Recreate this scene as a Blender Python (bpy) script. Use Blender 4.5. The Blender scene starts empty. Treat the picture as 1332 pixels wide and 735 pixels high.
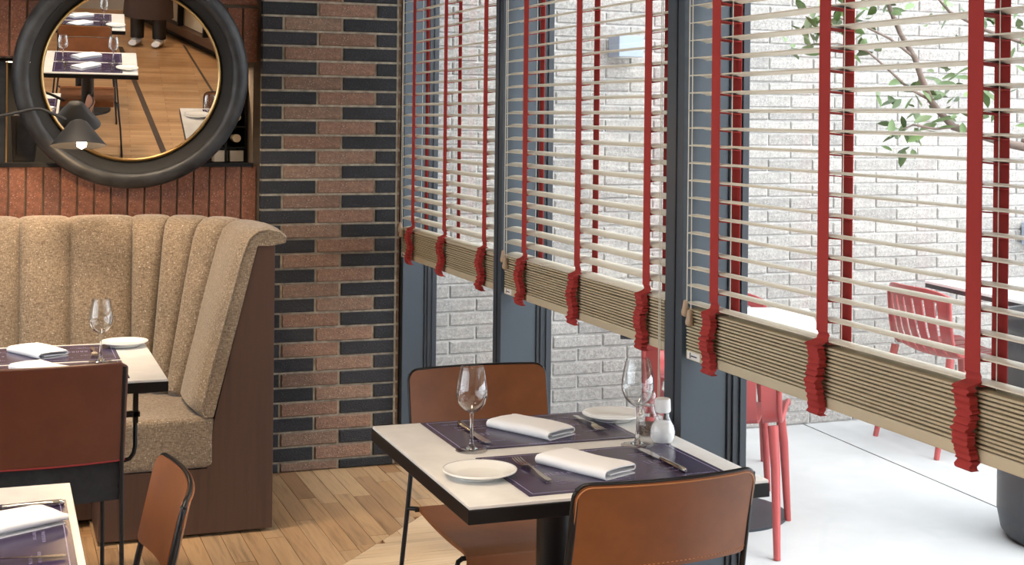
import bpy, bmesh, math, random
from mathutils import Vector, Matrix
R = random.Random(7)
PI = math.pi
scene = bpy.context.scene
COL = scene.collection

# ------------------------------------------------------------------ camera
F_PX, PPX, PPY, YAW, ROLL, CAM_H = 1820.0, 666.0, 153.4, math.atan(671 / 1820.0), math.atan(0.0108), 1.5
cam_d = bpy.data.cameras.new('camera')
cam_d.sensor_fit = 'HORIZONTAL'
cam_d.sensor_width = 36.0
cam_d.lens = F_PX / 1332 * 36.0
cam_d.shift_x = 0.0
cam_d.shift_y = (PPY - 367.5) / 1332.0
cam_d.clip_start = 0.05
cam_d.clip_end = 200
cam = bpy.data.objects.new('camera', cam_d)
COL.objects.link(cam)
fw = Vector((math.sin(YAW), math.cos(YAW), 0))
rt = Vector((math.cos(YAW), -math.sin(YAW), 0))
up = Vector((0, 0, 1))
ax = rt * math.cos(ROLL) + up * math.sin(ROLL)
ay = -rt * math.sin(ROLL) + up * math.cos(ROLL)
m3 = Matrix((ax, ay, -fw)).transposed()
cam.matrix_world = Matrix.Translation((0, 0, CAM_H)) @ m3.to_4x4()
scene.camera = cam

# ------------------------------------------------------------------ world, sun, exposure
world = bpy.data.worlds.new('sky')
scene.world = world
world.use_nodes = True
bg = world.node_tree.nodes['Background']
bg.inputs[0].default_value = (0.90, 0.95, 1.0, 1)
bg.inputs[1].default_value = 2.8
sun_d = bpy.data.lights.new('sun', 'SUN')
sun_d.energy = 1.2
sun_d.angle = math.radians(35)
sun_d.color = (1.0, 0.96, 0.9)
sun = bpy.data.objects.new('sun', sun_d)
COL.objects.link(sun)
sun.rotation_euler = Vector((-0.45, 0.62, -1.0)).to_track_quat('-Z', 'Y').to_euler()
vs = scene.view_settings
vs.view_transform = 'Standard'
vs.look = 'None'
vs.gamma = 1.0
vs.use_curve_mapping = False
vs.exposure = 0.72

# ------------------------------------------------------------------ helpers
class MB:
    """collects geometry for one mesh"""
    def __init__(s):
        s.v = []; s.f = []
    def add(s, verts, faces):
        o = len(s.v)
        s.v += [tuple(p) for p in verts]
        s.f += [tuple(i + o for i in f) for f in faces]
        return s
    def box(s, x0, x1, y0, y1, z0, z1):
        return s.add([(x0,y0,z0),(x1,y0,z0),(x1,y1,z0),(x0,y1,z0),(x0,y0,z1),(x1,y0,z1),(x1,y1,z1),(x0,y1,z1)],
                     [(0,3,2,1),(4,5,6,7),(0,1,5,4),(1,2,6,5),(2,3,7,6),(3,0,4,7)])
    def prism(s, poly, z0, z1):
        n = len(poly)
        return s.add([(x,y,z0) for x,y in poly] + [(x,y,z1) for x,y in poly],
                     [tuple(range(n))[::-1], tuple(range(n,2*n))] + [(i,(i+1)%n,n+(i+1)%n,n+i) for i in range(n)])
    def prism_y(s, poly, y0, y1):          # polygon in XZ, extruded along Y
        n = len(poly)
        return s.add([(x,y0,z) for x,z in poly] + [(x,y1,z) for x,z in poly],
                     [tuple(range(n)), tuple(range(n,2*n))[::-1]] + [(i,n+i,n+(i+1)%n,(i+1)%n) for i in range(n)])
    def lathe(s, prof, n=24, c=(0,0,0), closed=False):
        vs_, fs = [], []
        m = len(prof)
        for i in range(n):
            a = 2*PI*i/n
            for r, z in prof:
                vs_.append((c[0]+r*math.cos(a), c[1]+r*math.sin(a), c[2]+z))
        k = m if closed else m-1
        for i in range(n):
            j = (i+1) % n
            for q in range(k):
                q2 = (q+1) % m
                fs.append((i*m+q, j*m+q, j*m+q2, i*m+q2))
        if not closed:
            if prof[0][0] > 1e-6: fs.append(tuple(i*m for i in range(n))[::-1])
            if prof[-1][0] > 1e-6: fs.append(tuple(i*m+m-1 for i in range(n)))
        return s.add(vs_, fs)
    def tube(s, pts, r, n=8, closed=False):
        pts = [Vector(p) for p in pts]
        m = len(pts)
        rr = r if isinstance(r, (list, tuple)) else [r]*m
        vs_, fs = [], []
        prev = None
        for i, p in enumerate(pts):
            if closed: t = pts[(i+1) % m] - pts[i-1]
            elif i == 0: t = pts[1]-pts[0]
            elif i == m-1: t = pts[-1]-pts[-2]
            else: t = (pts[i+1]-p).normalized() + (p-pts[i-1]).normalized()
            t.normalize()
            if prev is None:
                a = Vector((0,0,1)) if abs(t.z) < .9 else Vector((1,0,0))
                u = t.cross(a).normalized()
            else:
                u = (prev - t*prev.dot(t)).normalized()
            prev = u
            w = t.cross(u)
            for k in range(n):
                an = 2*PI*k/n
                vs_.append(p + (u*math.cos(an) + w*math.sin(an))*rr[i])
        for i in range(m if closed else m-1):
            j = (i+1) % m
            for k in range(n):
                k2 = (k+1) % n
                fs.append((i*n+k, i*n+k2, j*n+k2, j*n+k))
        if not closed:
            fs.append(tuple(range(n))[::-1]); fs.append(tuple(range((m-1)*n, m*n)))
        return s.add(vs_, fs)
    def grid(s, fn, nu, nv, wrap_v=False):
        vs_ = [fn(i/nu, j/nv) for i in range(nu+1) for j in range(nv+1)]
        return s.add(vs_, [(i*(nv+1)+j, (i+1)*(nv+1)+j, (i+1)*(nv+1)+j+1, i*(nv+1)+j+1) for i in range(nu) for j in range(nv)])
    def sheet(s, fn, nu, nv, off):
        """closed thin sheet: fn(u,v)->point, off(u,v)->offset vector to the other side"""
        a = [Vector(fn(i/nu, j/nv)) for i in range(nu+1) for j in range(nv+1)]
        b = [a[i*(nv+1)+j] + Vector(off(i/nu, j/nv)) for i in range(nu+1) for j in range(nv+1)]
        N = len(a); fs = []
        W = nv+1
        for i in range(nu):
            for j in range(nv):
                q = (i*W+j, (i+1)*W+j, (i+1)*W+j+1, i*W+j+1)
                fs.append(q); fs.append(tuple(N+k for k in q)[::-1])
        for i in range(nu):
            fs.append((i*W, N+i*W, N+(i+1)*W, (i+1)*W))
            fs.append((i*W+nv, (i+1)*W+nv, N+(i+1)*W+nv, N+i*W+nv))
        for j in range(nv):
            fs.append((j, j+1, N+j+1, N+j))
            fs.append((nu*W+j, N+nu*W+j, N+nu*W+j+1, nu*W+j+1))
        return s.add(a+b, fs)
    def mesh(s, name, mat, smooth=None):
        me = bpy.data.meshes.new(name)
        me.from_pydata(s.v, [], s.f)
        bm = bmesh.new(); bm.from_mesh(me)
        bmesh.ops.recalc_face_normals(bm, faces=bm.faces)
        bm.to_mesh(me); bm.free()
        if mat is not None: me.materials.append(mat)
        if smooth:
            me.polygons.foreach_set('use_smooth', [True]*len(me.polygons))
            me.set_sharp_from_angle(angle=math.radians(smooth))
        me.update()
        return me
    def build(s, name, mat, parent=None, smooth=None, bevel=0, seg=2, sub=0):
        return mk(name, s.mesh(name, mat, smooth), parent, bevel, seg, sub)

def mk(name, me, parent=None, bevel=0, seg=2, sub=0):
    o = bpy.data.objects.new(name, me)
    COL.objects.link(o)
    if parent is not None: o.parent = parent
    if bevel:
        b = o.modifiers.new('bevel', 'BEVEL'); b.width = bevel; b.segments = seg; b.limit_method = 'ANGLE'; b.angle_limit = math.radians(40)
    if sub:
        m = o.modifiers.new('sub', 'SUBSURF'); m.levels = sub; m.render_levels = sub
    return o

def tag(o, label=None, cat=None, group=None, kind=None):
    if label: o['label'] = label
    if cat: o['category'] = cat
    if group: o['group'] = group
    if kind: o['kind'] = kind
    return o

def thing(name, label, cat, loc=(0,0,0), rz=0, group=None):
    o = bpy.data.objects.new(name, None)
    COL.objects.link(o)
    o.location = loc; o.rotation_euler = (0,0,rz)
    o.empty_display_size = .1
    return tag(o, label, cat, group)

def copy_tree(src, loc, rz, label, parent=None):
    c = src.copy(); COL.objects.link(c)
    if parent is None:
        c.location = loc; c.rotation_euler = (0,0,rz); c['label'] = label
    else:
        c.parent = parent
    for ch in list(src.children):
        copy_tree(ch, None, None, None, c)
    return c

def setting(o): o['kind'] = 'structure'; return o

# ------------------------------------------------------------------ materials
MATS = {}
def newmat(name):
    m = bpy.data.materials.new(name); m.use_nodes = True
    nt = m.node_tree
    return m, nt, nt.nodes['Principled BSDF'], nt.nodes, nt.links

def texco(N, L, kind='Object', scale=(1,1,1)):
    t = N.new('ShaderNodeTexCoord'); mp = N.new('ShaderNodeMapping')
    mp.inputs['Scale'].default_value = scale
    L.new(t.outputs[kind], mp.inputs['Vector'])
    return mp.outputs['Vector']

def ramp(N, L, src, stops):
    r = N.new('ShaderNodeValToRGB')
    e = r.color_ramp.elements
    while len(e) < len(stops): e.new(0.5)
    for i, (p, c) in enumerate(stops):
        e[i].position = p; e[i].color = (*c, 1)
    L.new(src, r.inputs['Fac'])
    return r.outputs['Color']

def noise(N, L, vec, scale, detail=4, rough=.55):
    n = N.new('ShaderNodeTexNoise'); n.inputs['Scale'].default_value = scale
    n.inputs['Detail'].default_value = detail; n.inputs['Roughness'].default_value = rough
    L.new(vec, n.inputs['Vector'])
    return n.outputs['Fac']

def bump(N, L, h, B, strength, dist=.002):
    b = N.new('ShaderNodeBump'); b.inputs['Strength'].default_value = strength; b.inputs['Distance'].default_value = dist
    L.new(h, b.inputs['Height']); L.new(b.outputs['Normal'], B.inputs['Normal'])

def mixrgb(N, L, fac, a, b, mode='MIX'):
    m = N.new('ShaderNodeMix'); m.data_type = 'RGBA'; m.blend_type = mode
    for sock, val in ((m.inputs['Factor'], fac), (m.inputs[6], a), (m.inputs[7], b)):
        if hasattr(val, 'is_linked'): L.new(val, sock)
        elif isinstance(val, tuple): sock.default_value = (*val, 1)
        else: sock.default_value = val
    return m.outputs[2]

def simple(name, col, rough=.5, metal=0, nscale=0, namt=.15, bscale=0, bstr=.2, bdist=.001, spec=.5, coat=0, rnd=0):
    m, nt, B, N, L = newmat(name)
    B.inputs['Roughness'].default_value = rough; B.inputs['Metallic'].default_value = metal
    B.inputs['Specular IOR Level'].default_value = spec
    B.inputs['Coat Weight'].default_value = coat
    B.inputs['Base Color'].default_value = (*col, 1)
    v = texco(N, L) if (nscale or bscale) else None
    out = None
    if nscale:
        f = noise(N, L, v, nscale)
        lo = tuple(c*(1-namt) for c in col); hi = tuple(min(1,c*(1+namt)) for c in col)
        out = ramp(N, L, f, [(.3, lo), (.7, hi)])
    if rnd:
        oi = N.new('ShaderNodeObjectInfo')
        g = ramp(N, L, oi.outputs['Random'], [(0, (1-rnd,)*3), (1, (1,1,1))])
        out = mixrgb(N, L, 1.0, out if out is not None else tuple(col), g, 'MULTIPLY')
    if out is not None: L.new(out, B.inputs['Base Color'])
    if bscale: bump(N, L, noise(N, L, v, bscale, 6, .65), B, bstr, bdist)
    MATS[name] = m
    return m

def mat_brick(name, cols, speck, speck_amt, bstr, bscale=140):
    m, nt, B, N, L = newmat(name)
    B.inputs['Roughness'].default_value = .75
    v = texco(N, L)
    oi = N.new('ShaderNodeObjectInfo')
    base = ramp(N, L, oi.outputs['Random'], [(i/max(1,len(cols)-1), c) for i, c in enumerate(cols)])
    n1 = noise(N, L, v, 60, 6, .7)
    c1 = mixrgb(N, L, 1.0, base, ramp(N, L, n1, [(.32, (.55,.55,.55)), (.68, (1.25,1.22,1.2))]), 'MULTIPLY')
    n2 = noise(N, L, v, 220, 2, .4)
    f = ramp(N, L, n2, [(.66, (0,0,0)), (.72, (speck_amt,)*3)])
    c2 = mixrgb(N, L, f, c1, speck)
    L.new(c2, B.inputs['Base Color'])
    bump(N, L, noise(N, L, v, bscale, 5, .75), B, bstr, .007)
    MATS[name] = m
    return m

def mat_wood(name, cols, gscale=(3, 60, 60), rough=.35, per_obj=True, contrast=.35, coat=.0):
    m, nt, B, N, L = newmat(name)
    B.inputs['Roughness'].default_value = rough
    B.inputs['Coat Weight'].default_value = coat
    v = texco(N, L, 'Object', gscale)
    if per_obj:
        oi = N.new('ShaderNodeObjectInfo')
        ad = N.new('ShaderNodeVectorMath'); ad.operation = 'ADD'
        sc = N.new('ShaderNodeMath'); sc.operation = 'MULTIPLY'; sc.inputs[1].default_value = 37.0
        L.new(oi.outputs['Random'], sc.inputs[0]); L.new(v, ad.inputs[0]); L.new(sc.outputs[0], ad.inputs[1])
        v = ad.outputs[0]
        base = ramp(N, L, oi.outputs['Random'], [(i/max(1,len(cols)-1), c) for i, c in enumerate(cols)])
    else:
        base = tuple(cols[0])
    n = noise(N, L, v, 1.0, 6, .6)
    g = ramp(N, L, n, [(.28, (1-contrast,)*3), (.5, (1,1,1)), (.75, (1-contrast*.5, 1-contrast*.55, 1-contrast*.6))])
    c = mixrgb(N, L, 1.0, base, g, 'MULTIPLY')
    L.new(c, B.inputs['Base Color'])
    bump(N, L, n, B, .08, .001)
    MATS[name] = m
    return m

def mat_glass(name, tint=(1,1,1), edge=.9, base=.04, rough=0.0, power=4.0):
    """thin clear glass: lets light through, reflects by angle"""
    m, nt, B, N, L = newmat(name)
    N.remove(B)
    tr = N.new('ShaderNodeBsdfTransparent'); tr.inputs[0].default_value = (*tint, 1)
    gl = N.new('ShaderNodeBsdfGlossy'); gl.inputs['Roughness'].default_value = rough
    fr = N.new('ShaderNodeLayerWeight'); fr.inputs['Blend'].default_value = .5
    pw = N.new('ShaderNodeMath'); pw.operation = 'POWER'; pw.inputs[1].default_value = power
    L.new(fr.outputs['Facing'], pw.inputs[0])
    mul = N.new('ShaderNodeMath'); mul.operation = 'MULTIPLY_ADD'; mul.use_clamp = True
    mul.inputs[1].default_value = edge; mul.inputs[2].default_value = base
    L.new(pw.outputs[0], mul.inputs[0])
    mx = N.new('ShaderNodeMixShader')
    L.new(mul.outputs[0], mx.inputs[0]); L.new(tr.outputs[0], mx.inputs[1]); L.new(gl.outputs[0], mx.inputs[2])
    L.new(mx.outputs[0], N['Material Output'].inputs['Surface'])
    MATS[name] = m
    return m

def mat_emit(name, col, strength):
    m, nt, B, N, L = newmat(name)
    B.inputs['Emission Color'].default_value = (*col, 1); B.inputs['Emission Strength'].default_value = strength
    MATS[name] = m
    return m

mat_brick('brick_black', [(.012,.013,.017),(.022,.022,.028)], (.25,.24,.24), .35, .9)
mat_brick('brick_brown', [(.21,.115,.075),(.27,.15,.10),(.25,.16,.11),(.19,.11,.075)], (.75,.68,.6), .6, .8)
mat_brick('brick_soldier', [(.20,.075,.04),(.26,.10,.055),(.17,.07,.042)], (.7,.55,.45), .5, .6)
mat_brick('brick_pale', [(.37,.355,.335),(.46,.445,.42),(.33,.32,.305)], (.85,.84,.82), .7, .8, 90)
simple('mortar_pale', (.68,.665,.64), .9, nscale=40, bscale=120, bstr=.4)
simple('mortar_grey', (.36,.31,.24), .95, nscale=30, namt=.35, bscale=160, bstr=.5)
simple('mortar_dark', (.10,.075,.055), .95, nscale=30, bscale=160, bstr=.4)
mat_wood('plank_long', [(.42,.245,.12),(.54,.35,.19),(.31,.17,.085),(.46,.29,.155),(.40,.27,.16)], (45,2.5,45), .36, contrast=.5, coat=.1)
mat_wood('plank_cross', [(.60,.42,.25),(.66,.48,.30),(.55,.37,.21)], (2.5,45,45), .36, contrast=.42, coat=.1)
mat_wood('booth_wood', [(.075,.037,.024)], (30,30,1.5), .42, False, .3)
mat_wood('dark_wood', [(.10,.05,.03)], (2,30,30), .45, False, .3)
simple('steel_blue', (.042,.056,.072), .45, nscale=3, namt=.08, bscale=300, bstr=.05)
simple('frame_dark', (.022,.027,.035), .4)
simple('slat_cream', (.62,.57,.47), .38, nscale=8, namt=.05)
simple('slat_gathered', (.46,.39,.26), .45, nscale=8, namt=.06)
simple('rail_cream', (.50,.43,.30), .45, nscale=8, namt=.05)
simple('tape_red', (.34,.040,.036), .85, bscale=900, bstr=.4, bdist=.0006, spec=.2)
simple('cord_white', (.62,.58,.50), .8)
simple('acorn_wood', (.42,.30,.20), .5)
simple('table_stone', (.77,.755,.73), .32, nscale=9, namt=.10)
simple('black_edge', (.005,.005,.006), .4, spec=.3)
simple('black_metal', (.006,.006,.007), .38, spec=.35)
simple('leather_tan', (.20,.066,.020), .42, nscale=14, namt=.14, bscale=420, bstr=.12, bdist=.0006)
simple('leather_edge', (.42,.17,.06), .5)
simple('leather_oxblood', (.115,.034,.020), .36, nscale=10, namt=.16, bscale=300, bstr=.15, bdist=.0006)
simple('suede_black', (.014,.015,.019), .85, nscale=40, namt=.4)
simple('red_stitch', (.25,.02,.02), .6)
simple('napkin_white', (.91,.91,.93), .9, bscale=500, bstr=.15, bdist=.0005, spec=.1)
simple('china_white', (.86,.85,.82), .12, coat=.4)
simple('cutlery_steel', (.62,.60,.57), .16, metal=1)
simple('mat_plum', (.034,.022,.066), .26, nscale=30, namt=.08)
simple('mat_print', (.36,.32,.48), .35)
simple('salt_white', (.85,.85,.85), .8)
simple('cap_white', (.88,.88,.88), .35)
simple('pepper_mix', (.12,.08,.06), .8, nscale=260, namt=.9)
simple('joint_grey', (.10,.10,.10), .9)
simple('concrete_pale', (.45,.455,.455), .8, nscale=4, namt=.06, bscale=200, bstr=.08)
simple('red_plastic', (.40,.070,.068), .38, nscale=5, namt=.05)
simple('white_laminate', (.85,.85,.84), .3)
simple('planter_dark', (.045,.048,.055), .45, nscale=6, namt=.15)
simple('sconce_grey', (.34,.40,.50), .45)
simple('leaf_green', (.15,.24,.08), .4, rnd=.55)
simple('bark', (.20,.15,.125), .85, bscale=120, bstr=.5)
simple('soil', (.05,.035,.025), .95)
simple('gold_rim', (.58,.38,.16), .3, metal=1)
simple('recess_shade_black', (.004,.004,.004), .75)  # deep shade of the mirror recess, put into the colour
simple('mirror_frame', (.020,.021,.023), .46, nscale=18, namt=.6, bscale=60, bstr=.25, bdist=.002)
simple('mirror_silver', (.93,.91,.88), .0, metal=1)
simple('lamp_black', (.014,.014,.016), .65)
simple('wall_plaster', (.42,.37,.31), .85, nscale=5, namt=.05)
simple('ceiling_white', (.60,.57,.52), .9)
simple('niche_black', (.012,.011,.010), .8)
simple('cabinet_cream', (.62,.50,.34), .6)
simple('bottle_glass', (.012,.018,.010), .1)
simple('cork_label', (.72,.64,.50), .7)
simple('label_white', (.72,.70,.66), .6)
simple('inlay_dark', (.05,.03,.02), .45)
simple('skin', (.55,.33,.24), .5)
simple('apron_brown', (.06,.032,.022), .8)
simple('shirt_grey', (.12,.115,.10), .85)
simple('hair_dark', (.02,.014,.01), .6)
mat_glass('pane_glass', (.985,.99,.99), .7, .02, power=5)
mat_glass('wine_glass', (.98,.985,.985), .85, .05, power=2.2)
mat_glass('foot_glass', (.97,.975,.975), .6, .16, power=2.0)
def mat_solid_glass():
    m, nt, B, N, L = newmat('solid_glass'); N.remove(B)
    g = N.new('ShaderNodeBsdfGlass'); g.inputs['IOR'].default_value = 1.46; g.inputs['Roughness'].default_value = 0
    L.new(g.outputs[0], N['Material Output'].inputs['Surface']); MATS['solid_glass'] = m
mat_solid_glass()
mat_emit('bulb_warm', (1.0, .72, .40), 14)
mat_emit('downlight_warm', (1.0, .80, .58), 9)

# tweed cloth: woven flecks
def mat_tweed():
    m, nt, B, N, L = newmat('tweed')
    B.inputs['Roughness'].default_value = .95; B.inputs['Specular IOR Level'].default_value = .1
    B.inputs['Sheen Weight'].default_value = .25
    va = texco(N, L, 'Object', (300, 300, 75)); vb = texco(N, L, 'Object', (75, 75, 300)); vc = texco(N, L)
    a = noise(N, L, va, 1.0, 3); b = noise(N, L, vb, 1.0, 3); c = noise(N, L, vc, 6, 3)
    mx = N.new('ShaderNodeMath'); mx.operation = 'ADD'; L.new(a, mx.inputs[0]); L.new(b, mx.inputs[1])
    hv = N.new('ShaderNodeMath'); hv.operation = 'MULTIPLY'; hv.inputs[1].default_value = .5; L.new(mx.outputs[0], hv.inputs[0])
    col = ramp(N, L, hv.outputs[0], [(.33, (.10,.072,.048)), (.5, (.225,.17,.118)), (.67, (.38,.315,.235))])
    col = mixrgb(N, L, 1.0, col, ramp(N, L, c, [(.3,(.88,.88,.88)),(.7,(1.08,1.06,1.04))]), 'MULTIPLY')
    fl = ramp(N, L, noise(N, L, vc, 170, 2, .3), [(.70,(0,0,0)),(.74,(.7,.7,.7))])
    col = mixrgb(N, L, fl, col, (.68,.62,.52))
    L.new(col, B.inputs['Base Color'])
    bump(N, L, hv.outputs[0], B, .5, .002)
    MATS['tweed'] = m
mat_tweed()

# far floor beyond the separately laid boards
def mat_floor():
    m, nt, B, N, L = newmat('floor_boards')
    B.inputs['Roughness'].default_value = .30
    v = texco(N, L)
    br = N.new('ShaderNodeTexBrick')
    br.inputs['Scale'].default_value = 1.0
    br.inputs['Brick Width'].default_value = .62; br.inputs['Row Height'].default_value = .0715
    br.inputs['Mortar Size'].default_value = .0012
    br.inputs['Color1'].default_value = (.36,.19,.085,1); br.inputs['Color2'].default_value = (.50,.29,.14,1); br.inputs['Mortar'].default_value = (.06,.03,.015,1)
    L.new(v, br.inputs['Vector'])
    v2 = texco(N, L, 'Object', (2.5, 45, 45))
    n = noise(N, L, v2, 1.0, 5)
    c = mixrgb(N, L, 1.0, br.outputs['Color'], ramp(N, L, n, [(.3,(.7,.68,.66)),(.55,(1,1,1)),(.8,(.85,.83,.8))]), 'MULTIPLY')
    L.new(c, B.inputs['Base Color'])
    MATS['floor_boards'] = m
mat_floor()
M = MATS

# ================================================================== THE ROOM
XW = 1.613            # room face of the steel columns
ROOM_L, ROOM_B, ROOM_BACK, CEIL = -3.2, -5.0, 5.88, 2.85

# ---- floor: base slab, laid boards as pieces where the photo shows them
PX0, PX1, PY0, PY1 = -0.45, 1.80, 3.05, 5.95       # field with individual boards
fb = MB()
fb.box(PX0, PX1, PY0, PY1, -.12, -.016)
fb.box(ROOM_L, 1.80, ROOM_B, PY0, -.12, 0)
fb.box(1.80, 3.6, ROOM_B, -1.0, -.12, 0)
fb.box(ROOM_L, PX0, PY0, 6.6, -.12, 0)
floor = setting(fb.build('floor', M['floor_boards']))

def clip(poly, a, b, c):           # keep a*x+b*y+c >= 0
    out = []
    for i in range(len(poly)):
        p, q = poly[i], poly[(i+1) % len(poly)]
        dp, dq = a*p[0]+b*p[1]+c, a*q[0]+b*q[1]+c
        if dp >= 0: out.append(p)
        if dp*dq < 0:
            t = dp/(dp-dq); out.append((p[0]+(q[0]-p[0])*t, p[1]+(q[1]-p[1])*t))
    return out
def parea(p): return abs(sum(p[i][0]*p[(i+1)%len(p)][1]-p[(i+1)%len(p)][0]*p[i][1] for i in range(len(p))))/2
MS = 1.148                                  # the mitre line y = 4.576 + MS (x-1.10)
def plank(poly, mat):
    if len(poly) < 3 or parea(poly) < .0008: return
    cx = sum(p[0] for p in poly)/len(poly); cy = sum(p[1] for p in poly)/len(poly)
    o = MB().prism([(x-cx, y-cy) for x, y in poly], -.016, R.uniform(-.0006, .0004)).build('plank', mat, floor)
    o.location = (cx, cy, 0)
G = .0009
x = PX0
while x < PX1-.01:                          # boards along the windows
    y = PY0 + R.uniform(-.5, 0)
    while y < PY1:
        ln = R.uniform(.38, .72)
        x1, y0, y1 = min(x+.0715, PX1), max(y, PY0), min(y+ln, PY1)
        if y1-y0 > .02 and not (x1 < .93 and y0 > 5.08):
            poly = [(x+G, y0+G), (x1-G, y0+G), (x1-G, y1-G), (x+G, y1-G)]
            plank(clip(poly, -MS, 1, -(4.576-MS*1.10)-.0015), M['plank_long'])
        y += ln
    x += .0715
y = PY0
while y < PY1-.01:                          # boards across, on the other side of the mitre
    x = PX0 + R.uniform(-.5, 0)
    while x < PX1:
        ln = R.uniform(.45, .8)
        y1, x0, x1 = min(y+.0715, PY1), max(x, PX0), min(x+ln, PX1)
        if x1-x0 > .02:
            poly = [(x0+G, y+G), (x1-G, y+G), (x1-G, y1-G), (x0+G, y1-G)]
            plank(clip(poly, MS, -1, (4.576-MS*1.10)-.0015), M['plank_cross'])
        x += ln
    y += .0715
for xa, ya, xb, yb, w in ((.56, -2.9, .86, 1.35, .045), (1.20, -3.1, 1.40, -.3, .022)):
    MB().prism([(xa, ya), (xa+w, ya), (xb+w, yb), (xb, yb)], 0, .0015).build('inlay_strip', M['inlay_dark'], floor)

# ---- ceiling and far walls of the dining room
setting(MB().box(ROOM_L, 1.82, ROOM_B, 6.6, CEIL, CEIL+.15).box(1.82, 3.6, ROOM_B, -1.0, CEIL, CEIL+.15).build('ceiling', M['ceiling_white']))
LW0, LW1 = -1.5, 4.9      # added windows, out of view, put in to fill the room with light
setting(MB().box(ROOM_L-.12, ROOM_L, ROOM_B, LW0, -.1, CEIL).box(ROOM_L-.12, ROOM_L, LW1, 6.6, -.1, CEIL).box(ROOM_L-.12, ROOM_L, LW0, LW1, -.1, .5).box(ROOM_L-.12, ROOM_L, LW0, LW1, 2.7, CEIL).build('wall_left', M['wall_plaster']))
wl = setting(MB().box(ROOM_L-.07, ROOM_L-.06, LW0, LW1, .5, 2.7).build('window_6', M['pane_glass']))
for k in range(6):
    yy = LW0+(LW1-LW0)*k/5
    MB().box(ROOM_L-.09, ROOM_L-.02, yy-.03, yy+.03, .5, 2.7).build('window_frame', M['frame_dark'], wl)
setting(MB().box(-9, ROOM_L-.12, -8, 8, -.15, -.02).build('ground_side', M['concrete_pale']))
setting(MB().box(ROOM_L, 3.6, ROOM_B-.12, ROOM_B, -.1, CEIL).build('wall_front', M['wall_plaster']))
setting(MB().box(1.70, 1.82, -1.15, -1.0, -.1, CEIL).box(3.6, 3.72, ROOM_B-.12, -1.0, -.1, CEIL).box(1.82, 3.72, -1.12, -1.0, -.1, CEIL).build('wall_right', M['wall_plaster']))
setting(MB().box(1.60, 1.84, -1.0, 5.86, 2.62, CEIL).build('trim_1', M['steel_blue']))

# ---- brick pillar
PLX0, PLX1, PLY = 1.036, 1.618, 5.83
pil = setting(MB().box(PLX0+.006, PLX1+.024, PLY+.009, PLY+.42, 0, CEIL).build('wall_pillar', M['mortar_grey'], bevel=.003))
CH, JT = .0625, .010
ROWA = [(0,.232,'k'), (.243,.484,'b'), (.495,.582,'k')]
ROWB = [(0,.086,'k'), (.097,.337,'b'), (.348,.582,'k')]
def brick(x0, x1, y0, y1, z0, z1, mat, parent, jit=.0015, bev=.003, name='brick'):
    cx, cy, cz = (x0+x1)/2, (y0+y1)/2, (z0+z1)/2
    j = lambda a: R.uniform(-a, a)
    hx, hy, hz = (x1-x0)/2, (y1-y0)/2, (z1-z0)/2
    b = bev
    # front face chamfered: 12 vertices
    v = [(-hx, hy, -hz),(hx, hy, -hz),(hx, hy, hz),(-hx, hy, hz),
         (-hx,-hy+b,-hz),(hx,-hy+b,-hz),(hx,-hy+b,hz),(-hx,-hy+b,hz),
         (-hx+b+j(jit),-hy,-hz+b+j(jit)),(hx-b+j(jit),-hy,-hz+b+j(jit)),(hx-b+j(jit),-hy,hz-b+j(jit)),(-hx+b+j(jit),-hy,hz-b+j(jit))]
    f = [(0,1,2,3),(0,4,5,1),(1,5,6,2),(2,6,7,3),(3,7,4,0),(4,8,9,5),(5,9,10,6),(6,10,11,7),(7,11,8,4),(8,11,10,9)]
    o = MB().add(v, f).build(name, mat, parent)
    o.location = (cx, cy+j(.0012), cz)
    return o
zk = 1.918
k = -31
while True:
    z0 = zk + k*CH
    if z0 > CEIL: break
    row = ROWA if k % 2 == 0 else ROWB
    a, b = max(z0+JT/2, .004), min(z0+CH-JT/2, CEIL-.002)
    if b-a > .008:
        for x0, x1, c in row:
            if PLX0+x1 < 1.1 and b < 1.0 and x1 < .05: continue
            brick(PLX0+x0, PLX0+x1, PLY, PLY+.03, a, b, M['brick_black' if c == 'k' else 'brick_brown'], pil)
        brick(PLX1+.011, PLX1+.021, PLY+.004, PLY+.05, a, b, M['brick_brown'], pil, .001, .002)
    k += 1

# ---- soldier-course wall with its long niche behind the mirror
NX0, NX1, NZ0, NZ1 = -.30, 1.012, 1.288, 1.719
wb = MB()
wb.box(ROOM_L, 1.05, 5.888, 6.02, -.1, NZ0-.001)
wb.box(ROOM_L, 1.05, 5.888, 6.02, NZ1+.001, CEIL)
wb.box(ROOM_L, NX0, 5.888, 6.02, NZ0-.001, NZ1+.001)
wb.box(NX1, 1.05, 5.888, 6.02, NZ0-.001, NZ1+.001)
wall_back = setting(wb.build('wall_back', M['mortar_dark']))
MB().box(NX0-.02, NX1+.03, 6.48, 6.50, NZ0-.05, NZ1+.05).box(NX0-.02, NX1+.03, 6.02, 6.5, NZ0-.05, NZ0-.002).box(NX0-.02, NX1+.03, 6.02, 6.5, NZ1+.002, NZ1+.05).box(NX0-.02, NX0, 6.02, 6.5, NZ0, NZ1).box(NX1, NX1+.03, 6.02, 6.5, NZ0, NZ1).build('niche_lining', M['niche_black'], wall_back)
i = 0
xs = 1.030
while xs > -.62:
    x0, x1 = xs-.0655+.003, xs-.003
    brick(x0, x1, 5.88, 5.91, 1.045, NZ0-.003, M['brick_soldier'], wall_back)
    brick(x0, x1, 5.88, 5.91, NZ1+.003, 1.947, M['brick_soldier'], wall_back)
    xs -= .0655
for r in range(3):
    xs = 1.030
    while xs > -.62:
        brick(max(xs-.24, -.62), xs-.008, 5.88, 5.91, 1.96+r*.0625, 2.012+r*.0625, M['brick_soldier'], wall_back)
        xs -= .248
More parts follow.
